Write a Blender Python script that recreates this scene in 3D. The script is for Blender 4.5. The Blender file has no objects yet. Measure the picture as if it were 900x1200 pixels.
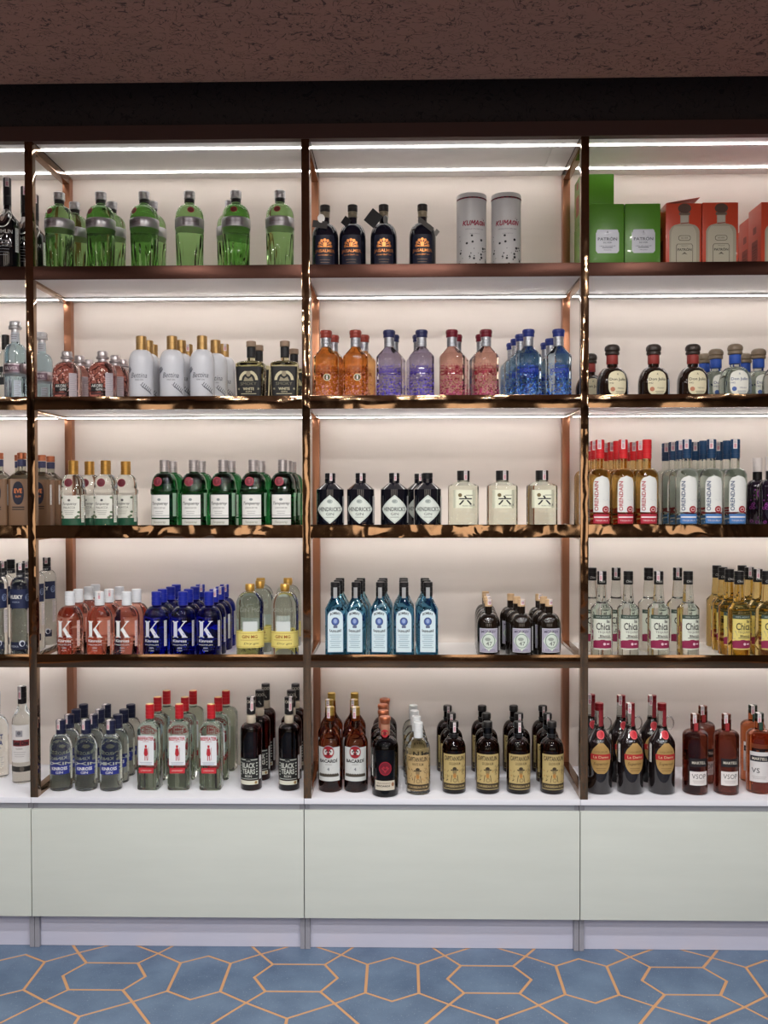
import bpy, bmesh, math, random
from mathutils import Vector, Matrix
from mathutils.geometry import tessellate_polygon
R = random.Random(7)
PI = math.pi
scene = bpy.context.scene
COL = scene.collection

# ---------------------------------------------------------------- camera
F_PX, CX, CH, CD = 1080.0, 1.42678, 1.73195, 3.48662
YAW, PITCH, ROLL = -0.01944, 0.01886, -0.00212
FW = Vector((math.sin(YAW)*math.cos(PITCH), math.cos(YAW)*math.cos(PITCH), -math.sin(PITCH)))
_r = Vector((math.cos(YAW), -math.sin(YAW), 0)); _u = _r.cross(FW)
RT = _r*math.cos(ROLL)+_u*math.sin(ROLL); UP = _u*math.cos(ROLL)-_r*math.sin(ROLL)
CAMPOS = Vector((CX, -CD, CH))
cam_d = bpy.data.cameras.new('camera'); cam = bpy.data.objects.new('camera', cam_d); COL.objects.link(cam)
cam_d.sensor_fit = 'VERTICAL'; cam_d.sensor_height = 36.0; cam_d.lens = F_PX/1200*36.0
cam_d.clip_start = 0.05; cam_d.clip_end = 60
cam.matrix_world = Matrix(((RT.x, UP.x, -FW.x, CAMPOS.x), (RT.y, UP.y, -FW.y, CAMPOS.y), (RT.z, UP.z, -FW.z, CAMPOS.z), (0, 0, 0, 1)))
scene.camera = cam

def x_at(px, y, z):
    """world x of the point at depth y and height z that is seen in photo column px"""
    x = CX + (px-450)/F_PX*(CD+y)
    for _ in range(5):
        d = Vector((x, y, z))-CAMPOS
        u = 450+F_PX*d.dot(RT)/d.dot(FW)
        x += (px-u)*(CD+y)/F_PX
    return x

# ---------------------------------------------------------------- world, exposure
world = bpy.data.worlds.new('world'); scene.world = world; world.use_nodes = True
world.node_tree.nodes['Background'].inputs[0].default_value = (1.0, 0.93, 0.86, 1)
world.node_tree.nodes['Background'].inputs[1].default_value = 0.02
scene.view_settings.view_transform = 'Standard'; scene.view_settings.look = 'None'
scene.view_settings.gamma = 1; scene.view_settings.use_curve_mapping = False
scene.view_settings.exposure = 0.0
LED_STRENGTH = 24.0          # the strip lights under the shelves
LAMP_POWER = 13.5            # each ceiling downlight of the shop
FILL_STRENGTH = 1.6         # added fill panels on the unseen wall across the shop
LAMP_SPOTS = [(x, y) for y in (-1.5, -2.6, -3.9, -5.2) for x in (-1.3, 0.35, 1.25, 1.6, 2.5, 4.1)]

# ---------------------------------------------------------------- materials
def lin(c):
    return tuple(((v/255)/12.92 if v/255 <= 0.04045 else ((v/255+0.055)/1.055)**2.4) for v in c)
MATS = {}
def mat(key, color, rough=0.5, metal=0.0, trans=0.0, ior=1.45, emit=0.0, coat=0.0, spec=0.5):
    if key in MATS: return MATS[key]
    m = bpy.data.materials.new(key); m.use_nodes = True; MATS[key] = m
    b = m.node_tree.nodes['Principled BSDF']
    c = lin(color)+(1,)
    b.inputs['Base Color'].default_value = c; b.inputs['Roughness'].default_value = rough
    b.inputs['Metallic'].default_value = metal; b.inputs['IOR'].default_value = ior
    b.inputs['Transmission Weight'].default_value = trans
    b.inputs['Coat Weight'].default_value = coat; b.inputs['Specular IOR Level'].default_value = spec
    if emit:
        b.inputs['Emission Color'].default_value = c; b.inputs['Emission Strength'].default_value = emit
    m.diffuse_color = c
    return m
def paper(*c): return mat('paper_%d_%d_%d' % c, c, 0.55)
def ink(*c): return mat('ink_%d_%d_%d' % c, c, 0.5)
def foil(*c): return mat('foil_%d_%d_%d' % c, c, 0.33, 0.85)
def plastic(*c): return mat('plastic_%d_%d_%d' % c, c, 0.32)
def glass(*c): return mat('glass_%d_%d_%d' % c, c, 0.02, 0, 1.0, 1.40)
def dark(*c): return mat('darkglass_%d_%d_%d' % c, c, 0.07, 0, 0, 1.5, 0, 0.6)
WHITE_INK = ink(236, 236, 230); BLACK_INK = ink(20, 20, 24)

def nodes(m):
    nt = m.node_tree
    return nt, nt.nodes, nt.links, nt.nodes['Principled BSDF']
def N(nt, t, **kw):
    n = nt.nodes.new(t)
    for k, v in kw.items(): setattr(n, k, v)
    return n
def ramp(nt, src, stops, interp='LINEAR'):
    r = N(nt, 'ShaderNodeValToRGB'); r.color_ramp.interpolation = interp
    e = r.color_ramp.elements
    while len(e) < len(stops): e.new(0.5)
    for el, (p, c) in zip(e, stops):
        el.position = p; el.color = c if len(c) == 4 else tuple(c)+(1,)
    nt.links.new(src, r.inputs[0]); return r
def coords(nt, scale=(1, 1, 1), kind='Object', world_pos=False):
    if world_pos:
        src = N(nt, 'ShaderNodeNewGeometry').outputs['Position']
    else:
        src = N(nt, 'ShaderNodeTexCoord').outputs[kind]
    mp = N(nt, 'ShaderNodeMapping'); mp.inputs['Scale'].default_value = scale
    nt.links.new(src, mp.inputs[0]); return mp.outputs[0]
def noise(nt, vec, scale, detail=2, rough=0.5, dist=0.0):
    n = N(nt, 'ShaderNodeTexNoise'); n.inputs['Scale'].default_value = scale; n.inputs['Detail'].default_value = detail
    n.inputs['Roughness'].default_value = rough; n.inputs['Distortion'].default_value = dist
    nt.links.new(vec, n.inputs['Vector']); return n.outputs['Fac']
def math_node(nt, op, a, b=None):
    n = N(nt, 'ShaderNodeMath', operation=op)
    for i, v in enumerate((a, b)):
        if v is None: continue
        if isinstance(v, (int, float)): n.inputs[i].default_value = v
        else: nt.links.new(v, n.inputs[i])
    return n.outputs[0]
def bump(nt, b, h, strength, dist=0.01):
    n = N(nt, 'ShaderNodeBump'); n.inputs['Strength'].default_value = strength; n.inputs['Distance'].default_value = dist
    nt.links.new(h, n.inputs['Height']); nt.links.new(n.outputs[0], b.inputs['Normal'])

def make_copper(key='rose_copper_mirror', warp=0.3, scale=9.0):
    m = mat(key, (140, 112, 86), 0.05, 1.0)
    nt, ns, ln, b = nodes(m)
    v = coords(nt, (1, 1, 1), world_pos=True)
    h = noise(nt, v, scale, 1.5, 0.4, 0.6)
    bump(nt, b, h, warp, 0.012)
    v2 = coords(nt, (1, 1, 1), world_pos=True)
    r = ramp(nt, noise(nt, v2, 30, 3), [(0.3, (0.035,)*3), (0.75, (0.12,)*3)])
    ln.new(r.outputs[0], b.inputs['Roughness'])
    return m
COPPER = make_copper()
FILMED = mat('filmed_copper', (62, 41, 35), 0.28, 1.0)
STRIPM = [FILMED, make_copper('copper_strip_waved', 0.24, 6), make_copper('copper_strip_rippled', 0.55, 9), make_copper('copper_strip_soft', 0.16, 4)]
def make_brushed():
    m = mat('satin_copper', (172, 120, 92), 0.32, 0.9)
    nt, ns, ln, b = nodes(m)
    v = coords(nt, (60, 60, 2), world_pos=True)
    bump(nt, b, noise(nt, v, 4, 2), 0.08, 0.002)
    return m
SATIN = make_brushed()
def make_panel(key, c1, c2, rough=0.5):
    m = mat(key, c1, rough)
    nt, ns, ln, b = nodes(m)
    v = coords(nt, (1.2, 1.2, 9), world_pos=True)
    r = ramp(nt, noise(nt, v, 1.6, 4, 0.6), [(0.3, lin(c1)), (0.7, lin(c2))])
    ln.new(r.outputs[0], b.inputs['Base Color'])
    return m
WALLM = make_panel('wall_laminate', (226, 216, 208), (231, 221, 213), 0.45)
BOARD = make_panel('white_laminate', (226, 222, 220), (232, 228, 226), 0.35)
COUNTER = make_panel('counter_laminate', (232, 234, 242), (236, 238, 246), 0.3)
DOORM = make_panel('pale_green_laminate', (206, 212, 205), (212, 218, 211), 0.4)
PLINTHM = make_panel('lavender_laminate', (194, 195, 214), (200, 201, 218), 0.4)
RECESSM = mat('grey_profile', (168, 170, 180), 0.4, 0.2)
CARCASS = mat('carcass_grey', (150, 150, 160), 0.5)
LEDM = mat('led_diffuser', (255, 250, 246), 0.5, emit=LED_STRENGTH)
LEDTOP = mat('led_diffuser_slim', (255, 250, 246), 0.5, emit=LED_STRENGTH*0.55)

def make_ceiling(key='brown_worm_plaster', c1=(148, 108, 94), c2=(158, 114, 98), c3=(78, 54, 48)):
    m = mat(key, c1, 0.75)
    nt, ns, ln, b = nodes(m)
    v = coords(nt, (1.0, 1.25, 1.0), world_pos=True)
    n1 = noise(nt, v, 16, 1.0, 0.5, 1.5)
    d = math_node(nt, 'ABSOLUTE', math_node(nt, 'SUBTRACT', n1, 0.5))
    line = ramp(nt, d, [(0.0, (1, 1, 1)), (0.010, (1, 1, 1)), (0.019, (0, 0, 0))])
    mask = ramp(nt, noise(nt, v, 30, 2), [(0.43, (0, 0, 0)), (0.50, (1, 1, 1))])
    n3 = noise(nt, v, 20, 1.0, 0.5, 2.0)
    d3 = math_node(nt, 'ABSOLUTE', math_node(nt, 'SUBTRACT', n3, 0.47))
    line3 = ramp(nt, d3, [(0.0, (1, 1, 1)), (0.009, (1, 1, 1)), (0.018, (0, 0, 0))])
    mask3 = ramp(nt, noise(nt, v, 36, 2), [(0.44, (0, 0, 0)), (0.50, (1, 1, 1))])
    a = math_node(nt, 'MULTIPLY', line.outputs[0], mask.outputs[0])
    a3 = math_node(nt, 'MULTIPLY', line3.outputs[0], mask3.outputs[0])
    g = math_node(nt, 'MAXIMUM', a, a3)
    mx = N(nt, 'ShaderNodeMix', data_type='RGBA')
    ln.new(g, mx.inputs[0]); 
    big = ramp(nt, noise(nt, v, 2.0, 3), [(0.3, lin(c1)), (0.7, lin(c2))])
    ln.new(big.outputs[0], mx.inputs[6]); mx.inputs[7].default_value = lin(c3)+(1,)
    ln.new(mx.outputs[2], b.inputs['Base Color'])
    inv = math_node(nt, 'SUBTRACT', 1.0, g)
    bump(nt, b, inv, 0.6, 0.004)
    return m
CEILM = make_ceiling()
SHADEM = make_ceiling('shade_toned_worm_plaster', (44, 36, 35), (50, 40, 38), (26, 20, 20))  # near-black colour stands in for the shade along the ceiling edge
BEAMM = mat('dark_brown_board', (78, 52, 46), 0.5)

def make_tile():
    m = mat('blue_slate_tile', (92, 114, 142), 0.35)
    nt, ns, ln, b = nodes(m)
    v = coords(nt, (1, 1, 1), world_pos=True)
    c1 = ramp(nt, noise(nt, v, 5, 5, 0.6), [(0.3, lin((76, 96, 124))), (0.7, lin((104, 126, 152)))])
    c2 = ramp(nt, noise(nt, v, 160, 2, 0.6), [(0.66, (0, 0, 0)), (0.72, (1, 1, 1))])
    mx = N(nt, 'ShaderNodeMix', data_type='RGBA'); ln.new(c2.outputs[0], mx.inputs[0])
    ln.new(c1.outputs[0], mx.inputs[6]); mx.inputs[7].default_value = lin((150, 160, 172))+(1,)
    ln.new(mx.outputs[2], b.inputs['Base Color'])
    bump(nt, b, noise(nt, v, 60, 3), 0.15, 0.002)
    return m
TILEM = make_tile()
INLAYM = mat('orange_inlay', (198, 150, 108), 0.5)
ROOMM = make_panel('shop_wall_plaster', (74, 60, 50), (84, 68, 56), 0.7)

# ---------------------------------------------------------------- mesh helpers
class MB:
    def __init__(s): s.v = []; s.f = []; s.mi = []; s.mats = []
    def m(s, mt):
        if mt not in s.mats: s.mats.append(mt)
        return s.mats.index(mt)
    def add(s, vs, fs, mt):
        o = len(s.v); s.v += [tuple(p) for p in vs]; i = s.m(mt)
        for f in fs: s.f.append(tuple(o+k for k in f)); s.mi.append(i)
    def box(s, x0, x1, y0, y1, z0, z1, mt, bev=0.0):
        if bev <= 0:
            vs = [(x, y, z) for z in (z0, z1) for y in (y0, y1) for x in (x0, x1)]
            s.add(vs, [(0, 2, 3, 1), (4, 5, 7, 6), (0, 1, 5, 4), (1, 3, 7, 5), (3, 2, 6, 7), (2, 0, 4, 6)], mt); return
        bm = bmesh.new(); bmesh.ops.create_cube(bm, size=1)
        for v in bm.verts: v.co = Vector(((x0+x1)/2+v.co.x*(x1-x0), (y0+y1)/2+v.co.y*(y1-y0), (z0+z1)/2+v.co.z*(z1-z0)))
        bmesh.ops.bevel(bm, geom=list(bm.edges), offset=bev, segments=2, affect='EDGES', profile=0.7)
        bm.verts.ensure_lookup_table()
        s.add([v.co for v in bm.verts], [[v.index for v in f.verts] for f in bm.faces], mt); bm.free()
    def mesh(s, name, smooth=False, angle=40):
        me = bpy.data.meshes.new(name); me.from_pydata(s.v, [], s.f)
        for mt in s.mats: me.materials.append(mt)
        me.polygons.foreach_set('material_index', s.mi)
        if smooth:
            me.polygons.foreach_set('use_smooth', [True]*len(s.f))
            me.set_sharp_from_angle(angle=math.radians(angle))
        me.update(); return me
def link(name, me, parent=None, loc=None, rz=0.0):
    o = bpy.data.objects.new(name, me); COL.objects.link(o)
    if parent: o.parent = parent
    if loc: o.location = loc
    if rz: o.rotation_euler.z = rz
    return o
def tag(o, label, cat, group=None):
    o['label'] = label; o['category'] = cat
    if group: o['group'] = group
    return o
def empty(name, loc, rz=0.0):
    o = bpy.data.objects.new(name, None); COL.objects.link(o); o.location = loc; o.rotation_euler.z = rz
    o.empty_display_size = 0.05; return o
def boxpart(name, parent, mt, bounds, bev=0.0):
    b = MB(); b.box(*bounds, mt, bev); return link(name, b.mesh(name, bev > 0, 30), parent)
def structure(o): o['kind'] = 'structure'; return o

# ---------------------------------------------------------------- the room
W, PW = 1.05, 0.030
S1, S2, S3, S4, S5 = 2.59907, 2.10592, 1.61667, 1.12297, 0.57385
LEVELS = [S1, S2, S3, S4, S5]
TOPZ, CEILZ, FLOORZ = 3.0708, 3.1257, -0.018
WALLY, POSTY = 0.432, 0.3926
RX0, RX1, RY0 = -2.6, 5.4, -6.5
def slab(name, b, mt, label):
    m = MB(); m.box(*b, mt); o = structure(link(name, m.mesh(name))); o['label'] = label; return o
slab('wall_back', (RX0, RX1, WALLY, WALLY+0.1, FLOORZ, TOPZ+0.03), WALLM, 'off-white laminate back wall behind the bottle shelves')
def make_ceiling_mesh():
    # flat ceiling with an added upward curl before the face that paints in shade
    pr = [(RY0, CEILZ), (-0.41, CEILZ)]
    for q in range(1, 10):
        a = q/9*PI/2
        pr.append((-0.41+0.24*math.sin(a), CEILZ+0.24*(1-math.cos(a))))
    pr += [(-0.17, 3.55), (0.0, 3.55)]
    back = [(0.0, 3.65), (RY0, 3.65)]
    ring = pr+back; n = len(ring); m = MB()
    vs = [(RX0, y, z) for y, z in ring]+[(RX1, y, z) for y, z in ring]
    m.add(vs, [(i, i+n, (i+1) % n+n, (i+1) % n) for i in range(n)], CEILM)
    return m.mesh('ceiling', True, 35)
ce = structure(link('ceiling', make_ceiling_mesh())); ce['label'] = 'dark brown plaster ceiling with worm-like grooves'
slab('wall_left', (RX0-0.1, RX0, RY0, WALLY, FLOORZ, 3.2), ROOMM, 'plain brown wall at the left end of the shop')
slab('wall_right', (RX1, RX1+0.1, RY0, WALLY, FLOORZ, 3.2), ROOMM, 'plain brown wall at the right end of the shop')
slab('wall_front', (RX0, RX1, RY0-0.1, RY0, FLOORZ, 3.2), ROOMM, 'plain brown wall across the shop from the shelves')
slab('trim_2', (RX0, RX1, 0.0, 0.04, CEILZ+0.0005, 3.65), SHADEM, 'added plaster face above the shelving, dark colour painted in for ceiling shade')
slab('trim_1', (RX0, RX1, -0.004, 0.03, TOPZ, CEILZ), BEAMM, 'dark brown header board above the shelving')

# floor: pieces between orange inlay lines
fl = slab('floor', (RX0, RX1, RY0, WALLY, FLOORZ-0.06, FLOORZ-0.0015), INLAYM, 'blue stone-look floor with orange inlay lines in elongated hexagons')
PP = 0.70
def floor_y(py, px=122):
    d = FW*F_PX + RT*(px-450) + UP*(600-py)
    t = (FLOORZ-CH)/d.z
    return CAMPOS+d*t
c0 = floor_y(1143.5, 122); FX0, FY0 = c0.x, c0.y
Hc = [(.139, .134), (.216, 0), (.139, -.134), (-.139, -.134), (-.216, 0), (-.139, .134)]
Vc = [(.5, .216), (.634, .139), (.634, -.139), (.5, -.216), (.366, -.139), (.366, .139)]
XC, XV = .219, .240
SV, SH = .373, .405
regions = [Hc, Vc,
    [(.139, .134), (XC, XV), (.366, .139), (.366, -.139), (XC, -XV), (.139, -.134), (.216, 0)],
    [(.861, .134), (.784, 0), (.861, -.134), (1-XC, -XV), (.634, -.139), (.634, .139), (1-XC, XV)],
    [(-.139, -.134), (.139, -.134), (XC, -XV), (0, -SV), (-XC, -XV)],
    [(.139, .134), (-.139, .134), (-XC, XV), (0, SV), (XC, XV)],
    [(.366, -.139), (.5, -.216), (.634, -.139), (1-XC, -XV), (1-SH, -.5), (SH, -.5), (XC, -XV)],
    [(.634, .139), (.5, .216), (.366, .139), (XC, XV), (SH, .5), (1-SH, .5), (1-XC, XV)],
    [(0, -SV), (XC, -XV), (SH, -.5), (XC, XV-1), (0, SV-1)],
    [(1, SV-1), (1-XC, XV-1), (1-SH, -.5), (1-XC, -XV), (1, -SV)]]
def inset(poly, d):
    n = len(poly); area = sum(poly[i][0]*poly[(i+1) % n][1]-poly[(i+1) % n][0]*poly[i][1] for i in range(n))
    if area < 0: poly = poly[::-1]
    out = []
    for i in range(n):
        p0, p1, p2 = Vector(poly[i-1]), Vector(poly[i]), Vector(poly[(i+1) % n])
        e1 = (p1-p0).normalized(); e2 = (p2-p1).normalized()
        n1 = Vector((-e1.y, e1.x)); n2 = Vector((-e2.y, e2.x))
        b = (n1+n2); k = d/max(0.25, (1+n1.dot(n2)))
        out.append(p1+b*k)
    return out
tile_mesh = []
def tile_geo(poly, mb, off=(0, 0)):
    top = inset([(x*PP, y*PP) for x, y in poly], 0.0062); bot = inset([(x*PP, y*PP) for x, y in poly], 0.0052)
    n = len(top)
    vs = [(p.x+off[0], p.y+off[1], 0.0) for p in top]+[(p.x+off[0], p.y+off[1], -0.0016) for p in bot]
    tris = tessellate_polygon([[Vector((p.x, p.y, 0)) for p in top]])
    fs = []
    for t in tris:
        a, b, c = (Vector(vs[i]) for i in t)
        fs.append(t if (b-a).cross(c-a).z > 0 else t[::-1])
    mb.add(vs, fs+[(i, i+n, (i+1) % n+n, (i+1) % n) for i in range(n)], TILEM)
for p in regions:
    mb = MB(); tile_geo(p, mb); tile_mesh.append(mb.mesh('floor_tile'))
rest = MB()
for i in range(-5, 7):
    for j in range(-9, 2):
        ox, oy = FX0+i*PP, FY0+j*PP
        for k, p in enumerate(regions):
            cxp = ox+sum(q[0] for q in p)/len(p)*PP; cyp = oy+sum(q[1] for q in p)/len(p)*PP
            if cyp > 0.36 or not (RX0+0.3 < cxp < RX1-0.3) or cyp < RY0+0.3: continue
            if cyp > -1.05 and -0.75 < cxp < 3.6:
                t = link('floor_tile', tile_mesh[k], fl, (ox, oy, FLOORZ))
            else:
                tile_geo(p, rest, (ox, oy))
ro = link('far_floor_tiles', rest.mesh('far_floor_tiles'), fl, (0, 0, FLOORZ)); ro['kind'] = 'stuff'

# ---------------------------------------------------------------- shelving
BAYN = ['leftmost', 'second', 'third', 'rightmost']
ROWN = ['top', 'second', 'third', 'fourth', 'bottom']
frame = tag(empty('display_rack', (0, 0, S5)), 'rose copper mirror-polished metal frame of posts and edge strips holding the shelves', 'shelf frame')
def fpart(name, mt, x0, x1, y0, y1, z0, z1, bev=0.0012):
    b = MB(); b.box(x0, x1, y0, y1, z0-S5, z1-S5, mt, bev); return link(name, b.mesh(name, True, 30), frame)
FASC = 0.049
LIP = 0.0205
for k in range(-1, 4):
    x = k*W
    fpart('front_post', COPPER, x, x+PW, 0, PW, S5, TOPZ)
    fpart('back_post', SATIN, x, x+PW, POSTY, WALLY-0.001, S5, TOPZ)
    fpart('side_rail', COPPER, x, x+PW, PW, POSTY, TOPZ-0.03, TOPZ-0.0005)
    for z in LEVELS[:4]:
        fpart('side_rail', COPPER, x+0.0005, x+PW-0.0005, PW, POSTY, z-FASC-0.008, z-0.006)
    fpart('side_rail', COPPER, x, x+PW, PW, POSTY, S5+0.0005, S5+0.03)
    if k < 3:
        for z, sm in zip(LEVELS[:4], STRIPM):
            fpart('edge_strip', sm, x+PW, x+W, 0.001, 0.004, z-FASC, z+0.0015, 0.0006)
for k in range(-1, 3):
    bx0, bx1 = k*W+PW+0.0005, (k+1)*W-0.0005
    bn = BAYN[k+1]
    for i, z in enumerate(LEVELS[:4]):
        sh = tag(empty('shelf', ((bx0+bx1)/2, 0.2, z-FASC+0.002)), 'white shelf board, %s level of the %s bay, with a light strip underneath' % (ROWN[i], bn), 'shelf', 'white lit shelves')
        ox, oz = (bx0+bx1)/2, z-FASC+0.002
        boxpart('board', sh, BOARD, (bx0-ox, bx1-ox, 0.0045-0.2, WALLY-0.001-0.2, 0.0, FASC-0.002-LIP))
        pr = boxpart('strip_profile', sh, mat('alu', (215, 215, 215), 0.35, 0.5), (bx0-ox, bx1-ox, 0.332-0.2, 0.356-0.2, -0.005, 0.0))
        boxpart('light_strip', pr, LEDM, (bx0-ox, bx1-ox, 0.339-0.2, 0.3485-0.2, -0.0075, -0.0045))
    tp = tag(empty('top_panel', ((bx0+bx1)/2, 0.2, TOPZ+0.002)), 'white ceiling panel of the %s bay with two light strips' % bn, 'shelf panel', 'white lit top panels')
    ox = (bx0+bx1)/2
    seams = [bx0, bx1]
    if k == 1: seams = [bx0, x_at(652, 0.03, TOPZ), bx1]
    for a, c in zip(seams[:-1], seams[1:]):
        boxpart('panel_board', tp, BOARD, (a+0.0008-ox, c-0.0008-ox, 0.031-0.2, WALLY-0.001-0.2, 0.0, 0.02))
    for y in (0.085, 0.34):
        boxpart('light_strip', tp, LEDTOP, (bx0-ox, bx1-ox, y-0.2, y+0.011-0.2, -0.003, 0.0))

for k in range(-1, 3):
    x0, x1 = k*W+0.0025, (k+1)*W+0.0005
    bn = BAYN[k+1]
    ct = MB(); ct.box(x0-(x0+x1)/2, x1-(x0+x1)/2, -0.2, WALLY-0.201, -0.0215, 0, COUNTER, 0.0012)
    o = tag(link('countertop', ct.mesh('countertop', True, 30), None, ((x0+x1)/2, 0.2, S5)), 'white laminate countertop slab of the %s bay above the cabinet' % bn, 'countertop', 'white countertop slabs')
    ox = (x0+x1)/2
    cab = tag(empty('cabinet', (ox, 0.2, FLOORZ)), 'low cabinet of the %s bay with pale green front and lavender plinth' % bn, 'cabinet', 'pale green base cabinets')
    def cp(name, mt, b, bev=0.0):
        return boxpart(name, cab, mt, (b[0]-ox, b[1]-ox, b[2]-0.2, b[3]-0.2, b[4]-FLOORZ, b[5]-FLOORZ), bev)
    zt = S5-0.022
    cp('side_panel', CARCASS, (x0, x0+0.018, 0.024, WALLY-0.002, FLOORZ+0.001, zt))
    cp('side_panel', CARCASS, (x1-0.018, x1, 0.024, WALLY-0.002, FLOORZ+0.001, zt))
    cp('back_board', CARCASS, (x0+0.0185, x1-0.0185, WALLY-0.02, WALLY-0.002, 0.1, zt))
    cp('bottom_board', CARCASS, (x0+0.0185, x1-0.0185, 0.06, WALLY-0.021, 0.10, 0.118))
    cp('grip_profile', RECESSM, (x0+0.0185, x1-0.0185, 0.0215, 0.05, 0.505, zt))
    cp('plinth', PLINTHM, (x0+0.0185, x1-0.0185, 0.04, 0.058, FLOORZ+0.001, 0.099))
    cp('door_panel', DOORM, (x0+0.0005, x1-0.0012, 0.001, 0.020, 0.1134, 0.5261), 0.0008)

# ---------------------------------------------------------------- shop lamps (behind the camera)
for i, (x, y) in enumerate(LAMP_SPOTS):
    lp = tag(empty('ceiling_light', (x, y, CEILZ-0.03)), 'round ceiling downlight, %s across the shop in the %s row from the shelves' % (['first', 'second', 'third', 'fourth', 'fifth', 'last'][i % 6], ['first', 'second', 'third', 'fourth'][i//6]), 'ceiling light', 'ceiling downlights')
    mb = MB(); n = 24
    ring = [(math.cos(2*PI*q/n), math.sin(2*PI*q/n)) for q in range(n)]
    vs = [(0.10*c, 0.10*s, 0.029) for c, s in ring]+[(0.10*c, 0.10*s, 0) for c, s in ring]+[(0.085*c, 0.085*s, 0) for c, s in ring]+[(0.085*c, 0.085*s, 0.02) for c, s in ring]
    fs = []
    for a in range(3):
        for q in range(n): fs.append((a*n+q, (a+1)*n+q, (a+1)*n+(q+1) % n, a*n+(q+1) % n))
    mb.add(vs, fs, mat('lamp_housing', (210, 205, 200), 0.4)); link('housing', mb.mesh('housing', True), lp)
    ld = bpy.data.lights.new('downlight', 'AREA'); ld.shape = 'DISK'; ld.size = 0.16; ld.energy = LAMP_POWER; ld.color = (1.0, 0.965, 0.93)
    lo = bpy.data.objects.new('lamp_source', ld); COL.objects.link(lo); lo.parent = lp; lo.location = (0, 0, 0.012)


# glowing panels added on the unseen wall for front fill and mirror reflections
for i in range(4):
    x = -1.3+i*1.8
    pn = tag(empty('fill_panel', (x, RY0+0.001, 1.55)), '%s of four added fill light panels on the unseen wall across the shop' % ['leftmost', 'second', 'third', 'last'][i], 'light panel', 'added fill light panels')
    b = MB(); b.box(-0.42, 0.42, 0, 0.05, -0.85, 0.85, mat('fill_panel_frame', (60, 45, 38), 0.5), 0.004); link('frame', b.mesh('frame'), pn)
    b = MB(); b.box(-0.38, 0.38, 0.0505, 0.056, -0.8, 0.8, mat('fill_panel_glow', (255, 240, 222), 0.5, emit=FILL_STRENGTH)); link('diffuser', b.mesh('diffuser'), pn)

# ---------------------------------------------------------------- bottle toolkit
PX = 0.003284            # metres per photo pixel at the front row
def sec_pt(th, a, b, n, k=0):
    c, s = math.cos(th), math.sin(th)
    if k:                                     # k-sided section, a flat side to the front
        w = 2*PI/k; t = (th+PI/2+w/2) % w - w/2
        r = min(math.cos(w/2)/math.cos(t), 0.985)
        return (a*r*c, b*r*s)
    e = 2.0/n
    return (a*math.copysign(abs(c)**e, c), b*math.copysign(abs(s)**e, s))
class Prof:
    """outline of a bottle: rows (z, half width, half depth, squareness) in photo pixels"""
    def __init__(s, rows, seg=28, k=0, flutes=0, famp=0.0, fz=(0, 0)):
        s.rows = [(z, a, (a if b is None else b), n) for z, a, b, n in rows]
        s.seg, s.k, s.flutes, s.famp, s.fz = seg, k, flutes, famp, fz; s.cache = {}
    def at(s, z):
        rs = s.rows
        if z <= rs[0][0]: return rs[0][1:]
        for p, q in zip(rs[:-1], rs[1:]):
            if p[0] <= z <= q[0] and q[0] > p[0]:
                t = (z-p[0])/(q[0]-p[0]); return tuple(p[i]+(q[i]-p[i])*t for i in (1, 2, 3))
        return rs[-1][1:]
    def mesh(s, name, mt):
        m = MB(); n = s.flutes*4 if s.flutes else s.k*5 if s.k else s.seg
        vs = []
        for z, a, b, e in s.rows:
            for i in range(n):
                th = -PI/2+2*PI*i/n
                x, y = sec_pt(th, a, b, e, s.k)
                if s.flutes and s.fz[0] <= z <= s.fz[1]:
                    f = 1-s.famp*(0.5+0.5*math.cos(s.flutes*th)); x *= f; y *= f
                vs.append((x*PX, y*PX, z*PX))
        fs = []
        for r in range(len(s.rows)-1):
            for i in range(n):
                j = (i+1) % n; fs.append((r*n+i, r*n+j, (r+1)*n+j, (r+1)*n+i))
        fs.append(tuple(range(n))[::-1]); t = (len(s.rows)-1)*n; fs.append(tuple(t+i for i in range(n)))
        m.add(vs, fs, mt); return m.mesh(name, True, 38)
    def wrap(s, u, z, eps):
        a, b, n = s.at(z); key = (round(a, 2), round(b, 2), round(n, 2))
        tb = s.cache.get(key)
        if tb is None:
            pts = [sec_pt(-PI/2+PI*i/60, a, b, n, s.k) for i in range(61)]
            L = [0.0]
            for p, q in zip(pts[:-1], pts[1:]): L.append(L[-1]+math.hypot(q[0]-p[0], q[1]-p[1]))
            tb = s.cache[key] = (pts, L)
        pts, L = tb; w = min(abs(u), L[-1]*0.999)
        lo, hi = 0, 60
        while hi-lo > 1:
            md = (lo+hi)//2
            if L[md] <= w: lo = md
            else: hi = md
        t = (w-L[lo])/max(1e-9, L[hi]-L[lo])
        x = pts[lo][0]+(pts[hi][0]-pts[lo][0])*t; y = pts[lo][1]+(pts[hi][1]-pts[lo][1])*t
        g = math.hypot(x/max(a, .1), y/max(b, .1)) or 1
        nx, ny = x/max(a, .1)**2, y/max(b, .1)**2; d = math.hypot(nx, ny) or 1
        if s.k or n > 3.0: nx, ny, d = x/a**2*(abs(x/a)**(n-2) if not s.k else 1), y/b**2*(abs(y/b)**(n-2) if not s.k else 1), 1; d = math.hypot(nx, ny) or 1
        x += nx/d*eps; y += ny/d*eps
        return (math.copysign(x, u) if u else 0.0)*PX, y*PX, z*PX

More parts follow.
